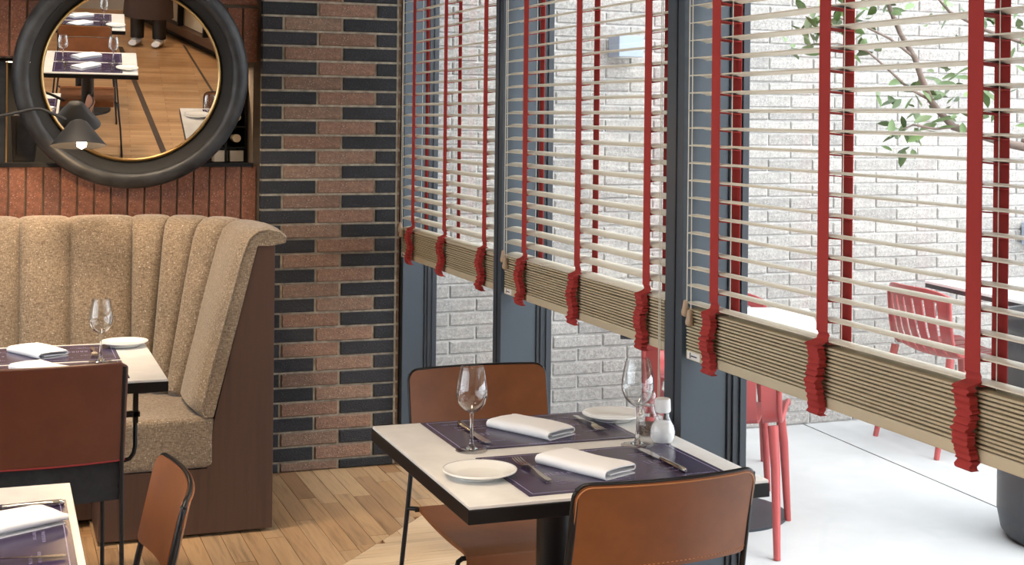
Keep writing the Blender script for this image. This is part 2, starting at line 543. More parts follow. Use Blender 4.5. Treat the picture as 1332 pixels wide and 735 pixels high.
MB().box(NX0, NX1, 5.872, 5.90, NZ0-.004, NZ0+.012).build('niche_ledge', M['black_metal'], wall_back)

# ---- steel columns and window frames
COLS = [(5.80, 5.90), (4.467, 4.545), (3.134, 3.228), (1.79, 1.885), (.45, .545), (-.90, -.80)]
for i, (y0, y1) in enumerate(COLS):
    c = setting(MB().box(XW if i else 1.646, 1.742, y0, y1, 0, 2.62).build('column_%d' % (i+1), M['steel_blue'], bevel=.002))
    MB().box(1.742, 1.798, y0-.006, y1+.006, 0, 2.62).build('outer_frame', M['frame_dark'], c, bevel=.002)
    MB().box(1.755, 1.764, y0-.012, y0-.006, 0, 2.62).box(1.776, 1.785, y0-.012, y0-.006, 0, 2.62).build('glazing_bead', M['frame_dark'], c)
    if i: MB().box(XW-.003, XW+.02, y0+.034, y0+.040, 0, 2.62).build('groove_strip', M['frame_dark'], c)
for i in range(len(COLS)-1):
    ya, yb = COLS[i+1][1]+.006, COLS[i][0]-.006
    w = setting(MB().box(1.768, 1.774, ya, yb, .035, 2.60).build('window_%d' % (i+1), M['pane_glass']))
    MB().box(1.742, 1.798, ya, yb, 0, .035).build('window_sill', M['frame_dark'], w)
    MB().box(1.742, 1.798, ya, yb, 2.60, 2.62).build('window_head', M['frame_dark'], w)

# ================================================================== BLINDS
def make_blind(ya, yb, tapes, zoff, tilt, label, cord_right=False):
    """ya far end, yb near end (along the windows)"""
    t = thing('window_blind', label, 'blind', (1.645, (ya+yb)/2, .905), 0, 'slatted blinds between the steel columns')
    oy = (ya+yb)/2; L2 = (ya-yb)/2
    # one curved slat, shared
    def slat_mesh(h, th=.0026):
        mb = MB()
        W = .025
        def f(u, v):
            a = (v-.5)*2
            return (a*W, (u-.5)*2*L2, h*(1-a*a) - .0)
        mb.sheet(f, 1, 6, lambda u, v: (0,0,-th))
        return mb.mesh('slat', M['slat_cream'], 50)
    sm = slat_mesh(.004)
    gm = slat_mesh(.002, .0044); gm.materials[0] = M['slat_gathered']
    zs = []
    z = 1.0435+zoff
    while z < 2.56:
        zs.append(z); z += .0435
    for z in zs:
        o = mk('slat', sm, t)
        o.location = (0, 0, z-.905); o.rotation_euler = (0, math.radians(tilt), 0)
    n = 13
    for k in range(n):
        o = mk('slat', gm, t)
        o.location = (R.uniform(-.0012,.0012), 0, .0315 + k*.0079); o.rotation_euler = (0, math.radians(R.uniform(-1.5,1.5)), 0)
    # fuller front edges of the gathered slats
    rail = MB().box(-.026, .026, -L2, L2, 0, .024).build('bottom_rail', M['rail_cream'], t, bevel=.003)
    tl = MB().box(-.0275, -.0262, L2-.075, L2-.010, .003, .021).build('maker_label', M['label_white'], rail)
    MB().box(-.0279, -.0274, L2-.060, L2-.030, .010, .013).box(-.0279, -.0274, L2-.028, L2-.024, .005, .019).build('label_print', M['mat_plum'], tl)
    MB().box(-.030, .030, -L2, L2, 1.66, 1.712).build('head_rail', M['rail_cream'], t, bevel=.003)
    ZT = 1.66
    rung = None
    for ty in tapes:
        y = ty-oy
        w = .0205
        mb = MB()
        z_st = .138
        # hanging ribbon
        mb.box(-.0295, -.0283, y-w, y+w, z_st+.02, ZT)
        # gathered zig-zag at the stack
        pts = [(-.029, z_st+.022), (-.024, z_st+.010), (-.030, z_st+.002)]
        nf = 11
        for q in range(nf):
            zz = z_st-.004 - q*(z_st+.002)/nf
            d = .005*math.sin(q*.9+ty)
            pts.append((-.056-d + R.uniform(-.002,.002), zz))
            pts.append((-.049-d + R.uniform(-.0015,.0015), zz-.0062))
        pts.append((-.054, -.008)); pts.append((-.044, -.014))
        sm2 = [Vector((p[0], p[1])) for p in pts]
        # smooth the polyline a little
        out = [sm2[0]]
        for a, b in zip(sm2, sm2[1:]):
            out.append(a*.7+b*.3); out.append(a*.3+b*.7)
        out.append(sm2[-1])
        sh = [R.uniform(-.003,.003) for _ in out]
        nn = len(out)-1
        def f(u, v):
            i = int(round(u*nn)); return (out[i].x, y+(v-.5)*2*w+sh[i], out[i].y)
        mb.sheet(f, nn, 1, lambda u, v: (.0013 if u < .08 else .017, 0, 0.0004))
        ft = mb.build('ladder_tape', M['tape_red'], t, smooth=60)
        mb = MB()
        mb.box(.0283, .0295, y-w, y+w, .12, ZT)
        mb.tube([(.029, y, .12), (.037, y, .10), (.030, y, .08)], .004, 6)
        mb.build('ladder_tape', M['tape_red'], t)
        if rung is None:
            rung = MB().box(-.0285, .0285, -w, w, -.0011, .0011).mesh('tape_rung', M['tape_red'])
        for z in zs:
            o = mk('tape_rung', rung, t); o.location = (0, y, z-.905-.0055); o.rotation_euler = (0, math.radians(tilt), 0)
        MB().tube([(0, y-.028, .1), (0, y-.028, ZT)], .0010, 5).build('lift_cord', M['cord_white'], t)
    yc = L2-.012
    MB().tube([(-.031, yc, .145), (-.031, yc, ZT)], .0014, 5).tube([(-.031, yc-.022, .125), (-.031, yc-.010, ZT)], .0014, 5).build('pull_cord', M['cord_white'], t)
    prof = [(.001,.036),(.005,.034),(.0065,.026),(.008,.016),(.0105,.006),(.0095,-.002),(.004,-.006),(.001,-.006)]
    MB().lathe(prof, 12, (-.033, yc+.004, .112)).build('cord_acorn', M['acorn_wood'], t, smooth=60)
    MB().lathe(prof, 12, (-.036, yc-.024, .092)).build('cord_acorn', M['acorn_wood'], t, smooth=60)
    if cord_right:
        MB().tube([(-.031, -L2+.010, -.14), (-.031, -L2+.012, ZT)], .0012, 5).tube([(-.031, -L2+.018, -.14), (-.031, -L2+.022, ZT)], .0012, 5).build('pull_cord', M['cord_white'], t)
    return t
make_blind(5.735, 4.560, (5.555, 5.123, 4.655), -.013, -8.7, 'half-lowered cream slatted blind beside the brick pillar')
make_blind(4.452, 3.245, (4.258, 3.815, 3.346), -.003, -8.7, 'half-lowered cream slatted blind over the middle window, behind the dining table', True)
make_blind(3.120, 1.895, (2.974, 2.506, 2.028), 0, 4.5, 'half-lowered cream slatted blind over the nearest window, in front of the tree')

# ================================================================== BOOTH
def booth():
    t = thing('booth_seat', 'curved tweed booth with upright channelled back and dark wood end panel', 'booth', (.3, 5.4, 0))
    ox, oy = .3, 5.4
    def P(s):                       # line of the cushion's back edge at the top; s=0 at x=.273
        xa, ca, r = .476, (.476, 5.33), .41
        s0 = xa-.273
        if s <= s0: return Vector((.273+s, 5.74)), Vector((0,-1))
        a = (s-s0)/r
        if a < PI/2:
            n = Vector((math.sin(a), math.cos(a)))
            return Vector(ca)+n*r, -n
        d = (s-s0)-r*PI/2
        return Vector((.886, 5.33-d)), Vector((-1,0))
    S_END = .203+.41*PI/2+.30
    seams = [-1.30, -1.06, -.82, -.60, -.39, -.185, 0, .24, .375, .525, .685, S_END]
    # profile: (lean offset, inward thickness factor, z)
    def prof(v):
        pts = [(.150, .0, .425), (.150, .6, .425), (.147, .95, .45), (.120, 1.0, .55), (.085, 1.0, .68), (.05, 1.0, .82), (.02, .95, .94), (.004, .85, 1.02),
               (0, .55, 1.066), (-.012, .15, 1.088), (-.035, -.1, 1.094), (-.070, -.2, 1.084), (-.092, -.25, 1.062), (-.092, -.2, 1.046), (-.05, 0, 1.036), (.0, .0, 1.036)]
        x = v*(len(pts)-1); i = min(int(x), len(pts)-2); q = x-i
        return tuple(pts[i][j]*(1-q)+pts[i+1][j]*q for j in range(3))
    for i in range(len(seams)-1):
        s0, s1 = seams[i], seams[i+1]
        last = i == len(seams)-2
        mb = MB()
        NU, NV = 14, 30
        def f(u, v):
            s = s0+(s1-s0)*u
            p, n = P(s)
            lean, th, z = prof(v)
            e = (1-abs(2*u-1)**3.2)
            if last and u > .5: e = max(e, .0) 
            puff = .050+.034*max(e, 0)**.6
            d = lean + th*puff
            zz = z + (.010*(max(e,0)**.6-.6) if z > 1.0 else 0)
            q = p + n*d
            return (q.x-ox, q.y-oy, zz)
        mb.grid(f, NU, NV)
        W = NV+1
        mb.f.append(tuple(range(W))); mb.f.append(tuple(NU*W+j for j in range(W)))
        c = mb.build('back_channel', M['tweed'], t, smooth=55)
        if last:
            # welt along the cut end
            pts = [Vector(f(1.0, v/24*.60+.05)) for v in range(25)]
            MB().tube(pts, .004, 6).build('welt', M['tweed'], c, smooth=60)
    # seat cushions
    MB().prism([(.36-ox,5.030-oy),(.742-ox,5.030-oy),(.742-ox,5.24-oy),(.70-ox,5.42-oy),(.60-ox,5.56-oy),(.46-ox,5.595-oy),(.36-ox,5.595-oy)], .243, .427).build('seat_cushion', M['tweed'], t, bevel=.022, seg=4)
    MB().box(-1.0-ox, .355-ox, 5.27-oy, 5.595-oy, .243, .427).build('seat_cushion', M['tweed'], t, bevel=.022, seg=4)
    # woodwork
    MB().prism_y([(.344-ox,.012),(.950-ox,.012),(.950-ox,1.038),(.884-ox,1.038),(.742-ox,.43),(.715-ox,.242),(.344-ox,.242)], 5.034-oy, 5.066-oy).build('end_panel', M['booth_wood'], t, bevel=.0015)
    MB().box(.925-ox, .950-ox, 5.068-oy, 5.84-oy, .012, 1.036).build('side_panel', M['booth_wood'], t)
    MB().box(-1.0-ox, .343-ox, 5.34-oy, 5.37-oy, .012, .242).box(.344-ox, .37-ox, 5.068-oy, 5.37-oy, .012, .242).build('seat_base', M['booth_wood'], t)
    MB().box(-1.0-ox, .925-ox, 5.80-oy, 5.83-oy, .012, 1.03).build('back_board', M['booth_wood'], t)
    MB().box(.37-ox, .92-ox, 5.075-oy, 5.82-oy, 0, .012).box(-1.0-ox, .343-ox, 5.38-oy, 5.82-oy, 0, .012).build('plinth', M['black_edge'], t)
booth()

# ================================================================== TABLES
def make_table(w, d, label, loc, rz=0, bracket=False, base_r=.24):
    t = thing('dining_table', label, 'table', loc, rz, 'dining tables with pale stone tops')
    MB().box(-w/2, w/2, -d/2, d/2, .733, .740).build('table_top', M['table_stone'], t, bevel=.0012)
    MB().box(-w/2-.002, w/2+.002, -d/2-.002, d/2+.002, .704, .733).build('edge_band', M['black_edge'], t, bevel=.0015)
    MB().lathe([(.046,.020),(.043,.035),(.043,.69),(.05,.704)], 28).build('pedestal', M['black_metal'], t, smooth=40)
    MB().lathe([(.0,.0),(base_r,.0),(base_r,.008),(base_r-.006,.013),(.05,.022),(.0,.022)], 40).build('base_plate', M['black_metal'], t, smooth=30)
    MB().box(-w*.36, w*.36, -.03, .03, .690, .704).box(-.03, .03, -d*.36, d*.36, .690, .704).build('top_bracket', M['black_metal'], t)
    return t
TX, TY = 1.208, 2.962
make_table(.668, .748, 'square stone-topped dining table laid for two beside the blinds', (TX, TY, 0))
bt = make_table(.74, .70, 'stone-topped table standing in front of the tweed booth', (.470-.37, 4.107+.35, 0))
hb = MB().box(.283, .297, -.262, -.238, .60, .704)
hb.tube([(.290, -.25, .63), (.290, -.25, .53), (.286, -.25, .51), (.275, -.25, .495), (.255, -.25, .490), (.20, -.25, .488)], .0065, 8)
hb.box(.262, .302, -.262, -.238, .618, .632)
hb.build('hook_bracket', M['black_metal'], bt)
make_table(.72, .75, 'stone-topped table cut off by the lower left corner of the picture', (.150-.36, 3.012-.375, 0))
make_table(.668, .72, 'stone-topped table behind the camera, nearest one in the round mirror', (.640-.334, 1.66-.36, 0))
make_table(.668, .72, 'stone-topped table behind the camera, farther one in the round mirror', (.575-.334, .07-.36, 0))

# ================================================================== CHAIRS
def chair_frame(t, mat, splay=1.0):
    for s in (-1, 1):
        pts = [(s*.192,-.282,.800),(s*.194,-.262,.70),(s*.197,-.240,.60),(s*.203,-.230,.54),(s*.214,-.226,.43),(s*.236,-.231,.20),(s*.252,-.235,.03),(s*.252,-.230,.012),(s*.252,-.215,.007),
               (s*.252,.19,.007),(s*.252,.205,.012),(s*.252,.208,.03),(s*.236,.205,.25),(s*.216,.203,.41),(s*.208,.200,.435),(s*.195,.197,.441)]
        pts = [(s*(.192+(abs(x)-.192)*splay), y, z) for x, y, z in pts]
        MB().tube(pts, .0065, 8).build('side_frame', mat, t, smooth=60)
        MB().tube([(s*.180,-.200,.452),(s*(.192+.0205*splay),-.227,.450)], .006, 8).build('seat_stub', mat, t, smooth=60)
    MB().tube([(-.20,.199,.441),(.20,.199,.441)], .0065, 8).build('front_rail', mat, t, smooth=60)
    MB().tube([(-.20,-.196,.452),(.20,-.196,.452)], .006, 8).build('rear_rail', mat, t, smooth=60)

def rounded(u, r0):    # outline helper: returns inset near ends for rounded corners
    return 0
def pad(t, z0, z1, mat, edge, name='backrest'):
    """leather back pad wrapped round the two uprights"""
    W = .198
    def yb(z):             # lean of the uprights
        return -.236 - (z-.60)*.22
    NU, NV = 36, 8
    RC = .028
    def f(u, v):
        a = math.sin((u-.5)*PI)
        x = a*W
        zt, zb = z1, z0
        dx = W-abs(x)
        if dx < RC:
            c = RC-math.sqrt(max(0, RC*RC-(RC-dx)**2))
            zt -= c; zb += c*.5
        z = zb+(zt-zb)*v
        bow = .030*(1-a*a)
        return (x, yb(z)-bow-.007, z - .006*(1-a*a)*(1-v)*0)
    o = MB().sheet(f, NU, NV, lambda u, v: (0,.014,0)).build(name, mat, t, smooth=45)
    # dark piping along the top and sides, pale cut edge on the rear face
    rim = []
    for i in range(NV+1): rim.append(Vector(f(0, i/NV))+Vector((0,.007,0)))
    for i in range(1, NU): rim.append(Vector(f(i/NU, 1))+Vector((0,.007,0)))
    for i in range(NV, -1, -1): rim.append(Vector(f(1, i/NV))+Vector((0,.007,0)))
    MB().tube(rim, .0052, 8).build('edge_piping', M['black_metal'], o, smooth=60)
    rim2 = [p+Vector((0,-.0068,-.004)) for p in rim]
    rim2 = [Vector((p.x*.985, p.y, p.z)) for p in rim2]
    MB().tube(rim2, .0016, 6).build('cut_edge', edge, o, smooth=60)
    mb = MB()
    for i in range(58):
        u0 = .03+.94*i/58; u1 = u0+.008
        p, q = Vector(f(u0, .05)), Vector(f(u1, .05))
        mb.tube([p+Vector((0,-.0003,0)), q+Vector((0,-.0003,0))], .0010, 4)
    mb.build('stitching', edge, o)
    return o

def make_chair(label, loc, rz):
    t = thing('leather_chair', label, 'chair', loc, rz, 'tan leather chairs on black rod frames')
    chair_frame(t, M['black_metal'])
    pad(t, .632, .808, M['leather_tan'], M['leather_edge'])
    def f(u, v):
        a = (u-.5)*2
        y = -.205+.415*v
        z = .459-.012*math.sin(PI*v)*(1-.3*a*a) + (.0 if v < .93 else -(v-.93)*.16)
        return (a*.190, y, z)
    st = MB().sheet(f, 14, 16, lambda u, v: (0,0,-.012)).build('seat', M['leather_tan'], t, smooth=50, bevel=.003)
    MB().box(-.188, .188, .196, .212, .405, .449).build('front_fold', M['leather_tan'], st, bevel=.006)
    return t
ch = make_chair('tan leather chair at the dining table, its back turned to the camera', (1.217, 2.722, 0), math.radians(2.5))
copy_tree(ch, (1.258, 3.387, 0), PI, 'tan leather chair facing the camera across the dining table, before the blue columns')
copy_tree(ch, (.328-.288, 2.735, 0), PI/2+math.radians(0), 'tan leather chair seen edge-on below the booth, right of the corner table')
copy_tree(ch, (.30, 1.05, 0), 0, 'tan leather chair at the nearer table in the round mirror')
copy_tree(ch, (.27, -.02, 0), PI, 'tan leather chair back to back with another in the round mirror, at the farther table')

def oxblood_chair():
    t = thing('leather_chair', 'oxblood leather chair with black rear skirt in front of the booth table', 'chair', (.135, 4.285, 0), math.radians(3), None)
    chair_frame(t, M['black_metal'], .12)
    def yb(z): return -.232-(z-.60)*.20
    def f(u, v):
        a = (u-.5)*2
        z = .525+.285*v
        c = 0
        dx = 1-abs(a)
        if dx < .07: c = .012*(1-dx/.07)**2
        if v > .5: z -= c
        return (a*.203, yb(z)-.022*(1-a*a)-.010, z)
    o = MB().sheet(f, 20, 8, lambda u, v: (0,.022,0)).build('backrest', M['leather_oxblood'], t, smooth=50, bevel=.004)
    MB().tube([Vector(f(i/20, 0))+Vector((0,-.001,.002)) for i in range(21)], .0028, 6).build('red_piping', M['red_stitch'], o, smooth=60)
    def g(u, v):
        a = (u-.5)*2
        z = .415+.125*v
        return (a*.190, -.222-.014*(1-a*a), z)
    MB().sheet(g, 14, 4, lambda u, v: (0,.008,0)).build('rear_skirt', M['suede_black'], t, smooth=50)
    def s(u, v):
        a = (u-.5)*2
        return (a*.190, -.205+.415*v, .459-.012*math.sin(PI*v))
    MB().sheet(s, 12, 12, lambda u, v: (0,0,-.012)).build('seat', M['leather_oxblood'], t, smooth=50)
oxblood_chair()

# ================================================================== TABLEWARE
TZ = .740
GL = {}
def placemat(label, loc, rz, w=.462, d=.308, flip=False):
    t = MB().box(-w/2, w/2, -d/2, d/2, 0, .0016).build('placemat', M['mat_plum'])
    tag(t, label, 'placemat', 'plum printed placemats')
    t.location = loc; t.rotation_euler = (0, 0, rz)
    z0, z1 = .00165, .0019
    b = MB(); q = .011; lw = .0018
    for x0, x1, y0, y1 in ((-w/2+q, w/2-q, -d/2+q, -d/2+q+lw), (-w/2+q, w/2-q, d/2-q-lw, d/2-q), (-w/2+q, -w/2+q+lw, -d/2+q, d/2-q), (w/2-q-lw, w/2-q, -d/2+q, d/2-q)):
        b.box(x0, x1, y0, y1, z0, z1)
    b.build('printed_border', M['mat_print'], t)
    g = MB()
    def glyphs(cx, cy, n, h, pitch, lw):
        for i in range(n):
            x = cx+(i-(n-1)/2)*pitch
            kind = R.randrange(4)
            g.box(x-pitch*.32, x-pitch*.32+lw, cy-h/2, cy+h/2, z0, z1)
            if kind != 1: g.box(x-pitch*.32, x+pitch*.28, cy+h/2-lw, cy+h/2, z0, z1)
            if kind in (0, 2): g.box(x-pitch*.32, x+pitch*.22, cy-lw/2, cy+lw/2, z0, z1)
            if kind in (1, 2): g.box(x-pitch*.32, x+pitch*.28, cy-h/2, cy-h/2+lw, z0, z1)
            if kind in (0, 3): g.box(x+pitch*.28-lw, x+pitch*.28, cy-h/2, cy+h/2, z0, z1)
    glyphs(0, d/2-.016, 14, .005, .0075, .0011)
    glyphs(-.10, -.02, 7, .020, .013, .0018)
    glyphs(.13, .01, 4, .022, .013, .0018)
    for cx, cy in ((-.14,-.08),(-.12,-.095),(-.14,.055),(.13,-.05),(.12,-.075),(.13,.085),(.14,.07),(0,.06),(0,-.09),(0,-.105),(.17,-.11),(-.06,.09)):
        glyphs(cx+R.uniform(-.01,.01), cy, R.randrange(7,14), .0055, .0062, .0010)
    tag(g.build('printed_text', M['mat_print'], t), kind='stuff')
    return t

def napkin(label, loc, rz, w=.105, d=.200):
    t = thing('folded_napkin', label, 'napkin', loc, rz, 'folded white napkins')
    # one length of cloth folded over itself: section across the width, swept along the length
    def section(k):
        hw = w/2*(1-.02*k)
        p = [(hw-.006, .0014)]
        p += [(-hw+.010, .0014)]
        p += [(-hw+.010+.0095*math.cos(a), .0105+.0091*math.sin(a)) for a in [PI*(1.5-i/6) for i in range(1, 6)]]
        p += [(-hw+.014, .0200), (0, .0212), (hw-.014, .0190)]
        p += [(hw-.010+.0050*math.cos(a), .0142+.0048*math.sin(a)) for a in [PI*(.5-i/5) for i in range(0, 6)]]
        p += [(hw-.016, .0096), (0, .0108), (-hw+.018, .0106)]
        return [Vector(q) for q in p]
    sec = section(0)
    n = len(sec)-1; NL = 16
    def nrm(i):
        d = (sec[min(i+1, n)]-sec[max(i-1, 0)]).normalized()
        return Vector((-d.y, d.x))
    ph = R.uniform(0, 6)
    def f(u, v):
        i = int(round(v*n)); q = sec[i]
        y = (u-.5)*d
        e = max(0, abs(u-.5)*2-.80)/.20
        z = .0013+(q.y-.0013)*(1-.16*e*e) + .0012*math.sin(u*7+ph)*(q.y/.02)
        x = q.x + .003*math.sin(u*4+ph)*(q.y/.02)
        return (x, y+(.004*(q.y/.02) if i > n//2 else 0), z)
    MB().sheet(f, NL, n, lambda u, v: (nrm(int(round(v*n))).x*.0026, 0, nrm(int(round(v*n))).y*.0026)).build('cloth_fold', M['napkin_white'], t, smooth=60)
    MB().grid(lambda u, v: ((v-.5)*(w-.03), (u-.5)*(d-.012), .0042+.006*math.sin(PI*v)**.4), 6, 8).build('inner_fold', M['napkin_white'], t, smooth=60)
    return t

def wineglass(label, loc, s=1.0):
    t = thing('wine_glass', label, 'glass', loc, R.uniform(0, 6), 'stemmed wine glasses')
    if 'bowl' not in GL:
        outer = [(.0045,.088),(.010,.091),(.022,.099),(.032,.112),(.0372,.130),(.0368,.148),(.0335,.170),(.0290,.190),(.0268,.198)]
        inner = [(.0262,.198),(.0284,.190),(.0329,.170),(.0362,.148),(.0366,.130),(.0313,.112),(.0212,.100),(.009,.0935),(.0,.0925)]
        GL['bowl'] = MB().lathe(outer+inner, 32).mesh('bowl', M['wine_glass'], 80)
        GL['stem'] = MB().lathe([(.0,.0035),(.016,.0045),(.008,.0095),(.0048,.020),(.0036,.040),(.0034,.070),(.0048,.086),(.0048,.090),(.0,.0905)], 20).mesh('stem', M['solid_glass'], 80)
        GL['foot'] = MB().lathe([(.0,.0),(.0365,.0),(.0375,.0012),(.036,.0022),(.016,.0048),(.0,.0052)], 32).mesh('foot', M['foot_glass'], 50)
    for k in ('bowl', 'stem', 'foot'):
        o = mk(k, GL[k], t); o.scale = (s, s, s)
    return t

def plate(label, loc, r=.077):
    t = thing('side_plate', label, 'plate', loc, 0, 'white side plates')
    prof = [(.0,.002),(r*.55,.002),(r*.58,.0),(r*.62,.0),(r*.64,.003),(r*.80,.0075),(r*.985,.0140),(r,.0152),(r*.985,.0165),(r*.80,.0110),(r*.68,.0072),(r*.60,.0056),(.0,.0052)]
    MB().lathe(prof, 48).build('plate_body', M['china_white'], t, smooth=50)
    MB().lathe([(r*.965,.0150),(r,.0140),(r*1.006,.0158),(r,.0174),(r*.965,.0172)], 48, closed=True).build('plate_rim', M['china_white'], t, smooth=80)
    return t

def strip(mb, pts, ws, th):
    """flat bar along pts with widths ws"""
    n = len(pts)-1
    P = [Vector(p) for p in pts]
    def f(u, v):
        i = int(round(u*n)); t = (P[min(i+1,n)]-P[max(i-1,0)]); t.z = 0; t.normalize()
        s = Vector((-t.y, t.x, 0))
        return P[i]+s*(v-.5)*ws[i]
    mb.sheet(f, n, 4, lambda u, v: (0,0,-th*(1-.5*abs(2*v-1))))
def fork(label, loc, rz, flip=False):
    t = thing('table_fork', label, 'fork', loc, rz, 'steel forks')
    L = .195
    mb = MB()
    ys = [-.098,-.090,-.06,-.02,.012,.022]
    z = [.0045,.0046,.005,.0075,.0095,.009]
    strip(mb, [(0,y,q) for y, q in zip(ys, z)], [.008,.014,.011,.0065,.006,.008], .0026)
    mb.build('fork_handle', M['cutlery_steel'], t, smooth=50)
    mb = MB()
    strip(mb, [(0,.020,.009),(0,.030,.0065),(0,.040,.0048),(0,.052,.0045)], [.007,.018,.0235,.0235], .002)
    hd = mb.build('fork_head', M['cutlery_steel'], t, smooth=50)
    for k in range(4):
        x = (k-1.5)*.0067
        mb = MB()
        strip(mb, [(x,.050,.0045),(x,.065,.0042),(x,.080,.0060),(x*.96,.096,.0085)], [.0036,.0036,.0034,.0018], .0018)
        mb.build('tine', M['cutlery_steel'], hd, smooth=50)
    return t
def knife(label, loc, rz):
    t = thing('table_knife', label, 'knife', loc, rz, 'steel knives')
    mb = MB()
    mb.tube([(0,-.110,.0045),(0,-.104,.0045),(0,-.08,.0045),(0,-.03,.0045),(0,-.004,.0045),(0,.004,.0045)], [.0035,.0062,.0066,.0052,.0046,.0056], 10)
    mb.build('knife_handle', M['cutlery_steel'], t, smooth=60)
    mb = MB()
    strip(mb, [(0,.004,.0040),(0,.014,.0040),(.001,.03,.0040),(.0015,.07,.0040),(.001,.095,.0040),(-.002,.108,.0040),(-.005,.114,.0040)], [.008,.010,.017,.019,.018,.012,.003], .0016)
    mb.build('knife_blade', M['cutlery_steel'], t, smooth=50)
    return t
def shaker(label, loc, fill, cap, h=.104):
    t = thing('shaker', label, 'shaker', loc, 0, 'glass shakers on the dining table')
    out = [(.0,.0),(.022,.0),(.0255,.004),(.0295,.016),(.0300,.028),(.0265,.042),(.0190,.054),(.0155,.064),(.0150,.074)]
    MB().lathe(out, 28).build('glass_body', M['wine_glass'], t, smooth=60)
    full = [(.0,.003),(.0225,.003),(.0275,.016),(.0280,.028),(.0245,.041),(.019,.049),(.0,.051)]
    MB().lathe(full if h > .08 and h < .3 else full[:4]+[(.0,.029)], 24).build('contents', M[fill], t, smooth=60)
    MB().lathe([(.0165,.072),(.0180,.074),(.0186,.076),(.0180,.100),(.0165,.104),(.0,.105)], 28).build('cap', M[cap], t, smooth=40)
    return t

# --- laid table by the window
MZ = TZ+.0003
placemat('plum placemat nearest the camera on the dining table', (1.247, 2.786, MZ), math.radians(.4), .474, .330)
placemat('plum placemat at the far setting of the dining table', (1.222, 3.176, MZ), PI+math.radians(.3), .455, .306)
NZ = TZ+.0024
napkin('folded white napkin on the near mat of the dining table', (1.208, 2.790, NZ), math.radians(25))
napkin('folded white napkin on the far mat of the dining table', (1.226, 3.165, NZ), math.radians(27))
wineglass('wine glass at the left of the dining table, before the far chair', (1.024, 3.022, TZ+.0004), .97)
wineglass('wine glass at the right of the dining table beside the shakers', (1.408, 2.953, TZ+.0004), 1.02)
plate('white side plate at the near left corner of the dining table', (.968, 2.800, TZ+.0003), .079)
plate('white side plate at the back right of the dining table by the shakers', (1.470, 3.225, TZ+.0024), .079)
fork('steel fork on the near mat of the dining table, beside the napkin', (1.087, 2.800, NZ), math.radians(1))
knife('steel knife on the near mat of the dining table, below the right wine glass', (1.394, 2.795, NZ), math.radians(1))
knife('steel knife on the far mat of the dining table, behind the left wine glass', (1.079, 3.175, NZ), PI)
fork('steel fork on the far mat of the dining table, beside the back plate', (1.386, 3.180, NZ), PI)
shaker('salt shaker with white cap on the dining table', (1.478, 2.962, TZ+.0003), 'salt_white', 'cap_white')
shaker('pepper shaker of dark peppercorns half hidden behind the salt', (1.478, 3.040, TZ+.0003), 'pepper_mix', 'wine_glass', .62)

# --- booth table
placemat('plum placemat on the booth table, nearer the oxblood chair', (.137, 4.300, MZ), 0, .462, .300)
placemat('plum placemat on the booth table, nearer the booth back', (.137, 4.628, MZ), PI, .462, .300)
napkin('folded white napkin on the booth table, farther from the chair', (.132, 4.640, NZ), math.radians(28))
napkin('folded white napkin on the booth table, half hidden by the oxblood chair', (.137, 4.300, NZ), math.radians(28))
wineglass('wine glass on the booth table in front of the tweed back', (.307, 4.447, TZ+.0004), .97)
plate('white side plate at the right edge of the booth table', (.400, 4.722, TZ+.0024), .076)
fork('steel fork on the booth table behind the wine glass', (.297, 4.60, NZ), PI)
wineglass('second wine glass on the booth table, beyond the left edge of the picture', (-.09, 4.30, TZ+.0004), .97)

# --- corner table, lower left
placemat('plum placemat on the corner table at the lower left', (.136-.154, 2.645, MZ), PI/2, .462, .308)
napkin('folded white napkin on the corner table at the lower left', (.018, 2.700, NZ), math.radians(-62), .105, .20)
def cut(fn, label, loc, rz):
    return fn(label, loc, rz)
knife('steel knife at the top of the corner table placemat', (.022, 2.838, NZ), PI/2)
fork('steel fork at the bottom of the corner table placemat', (.022, 2.50, NZ), PI/2)

# --- tables seen in the mirror
for (cx, cy, which) in ((.306, 1.30, 'nearer'), (.241, -.29, 'farther')):
    placemat('plum placemat on the %s mirror table, side toward the mirror' % which, (cx, cy+.175, MZ), PI)
    placemat('plum placemat on the %s mirror table, side away from the mirror' % which, (cx, cy-.165, MZ), 0)
    napkin('folded white napkin on the %s mirror table, side toward the mirror' % which, (cx-.01, cy+.18, NZ), math.radians(40))
    napkin('folded white napkin on the %s mirror table, side away from the mirror' % which, (cx-.01, cy-.17, NZ), math.radians(50))
    wineglass('wine glass on the %s mirror table, toward the windows' % which, (cx+.17, cy+.0, TZ+.0004), .97)
    wineglass('wine glass on the %s mirror table, away from the windows' % which, (cx-.17, cy+.0, TZ+.0004), .97)
    plate('white side plate on the %s mirror table' % which, (cx+.262, cy+.21, TZ+.0024))
    knife('steel knife on the %s mirror table' % which, (cx-.15, cy+.18, NZ), PI)
    fork('steel fork on the %s mirror table' % which, (cx+.16, cy+.18, NZ), PI)

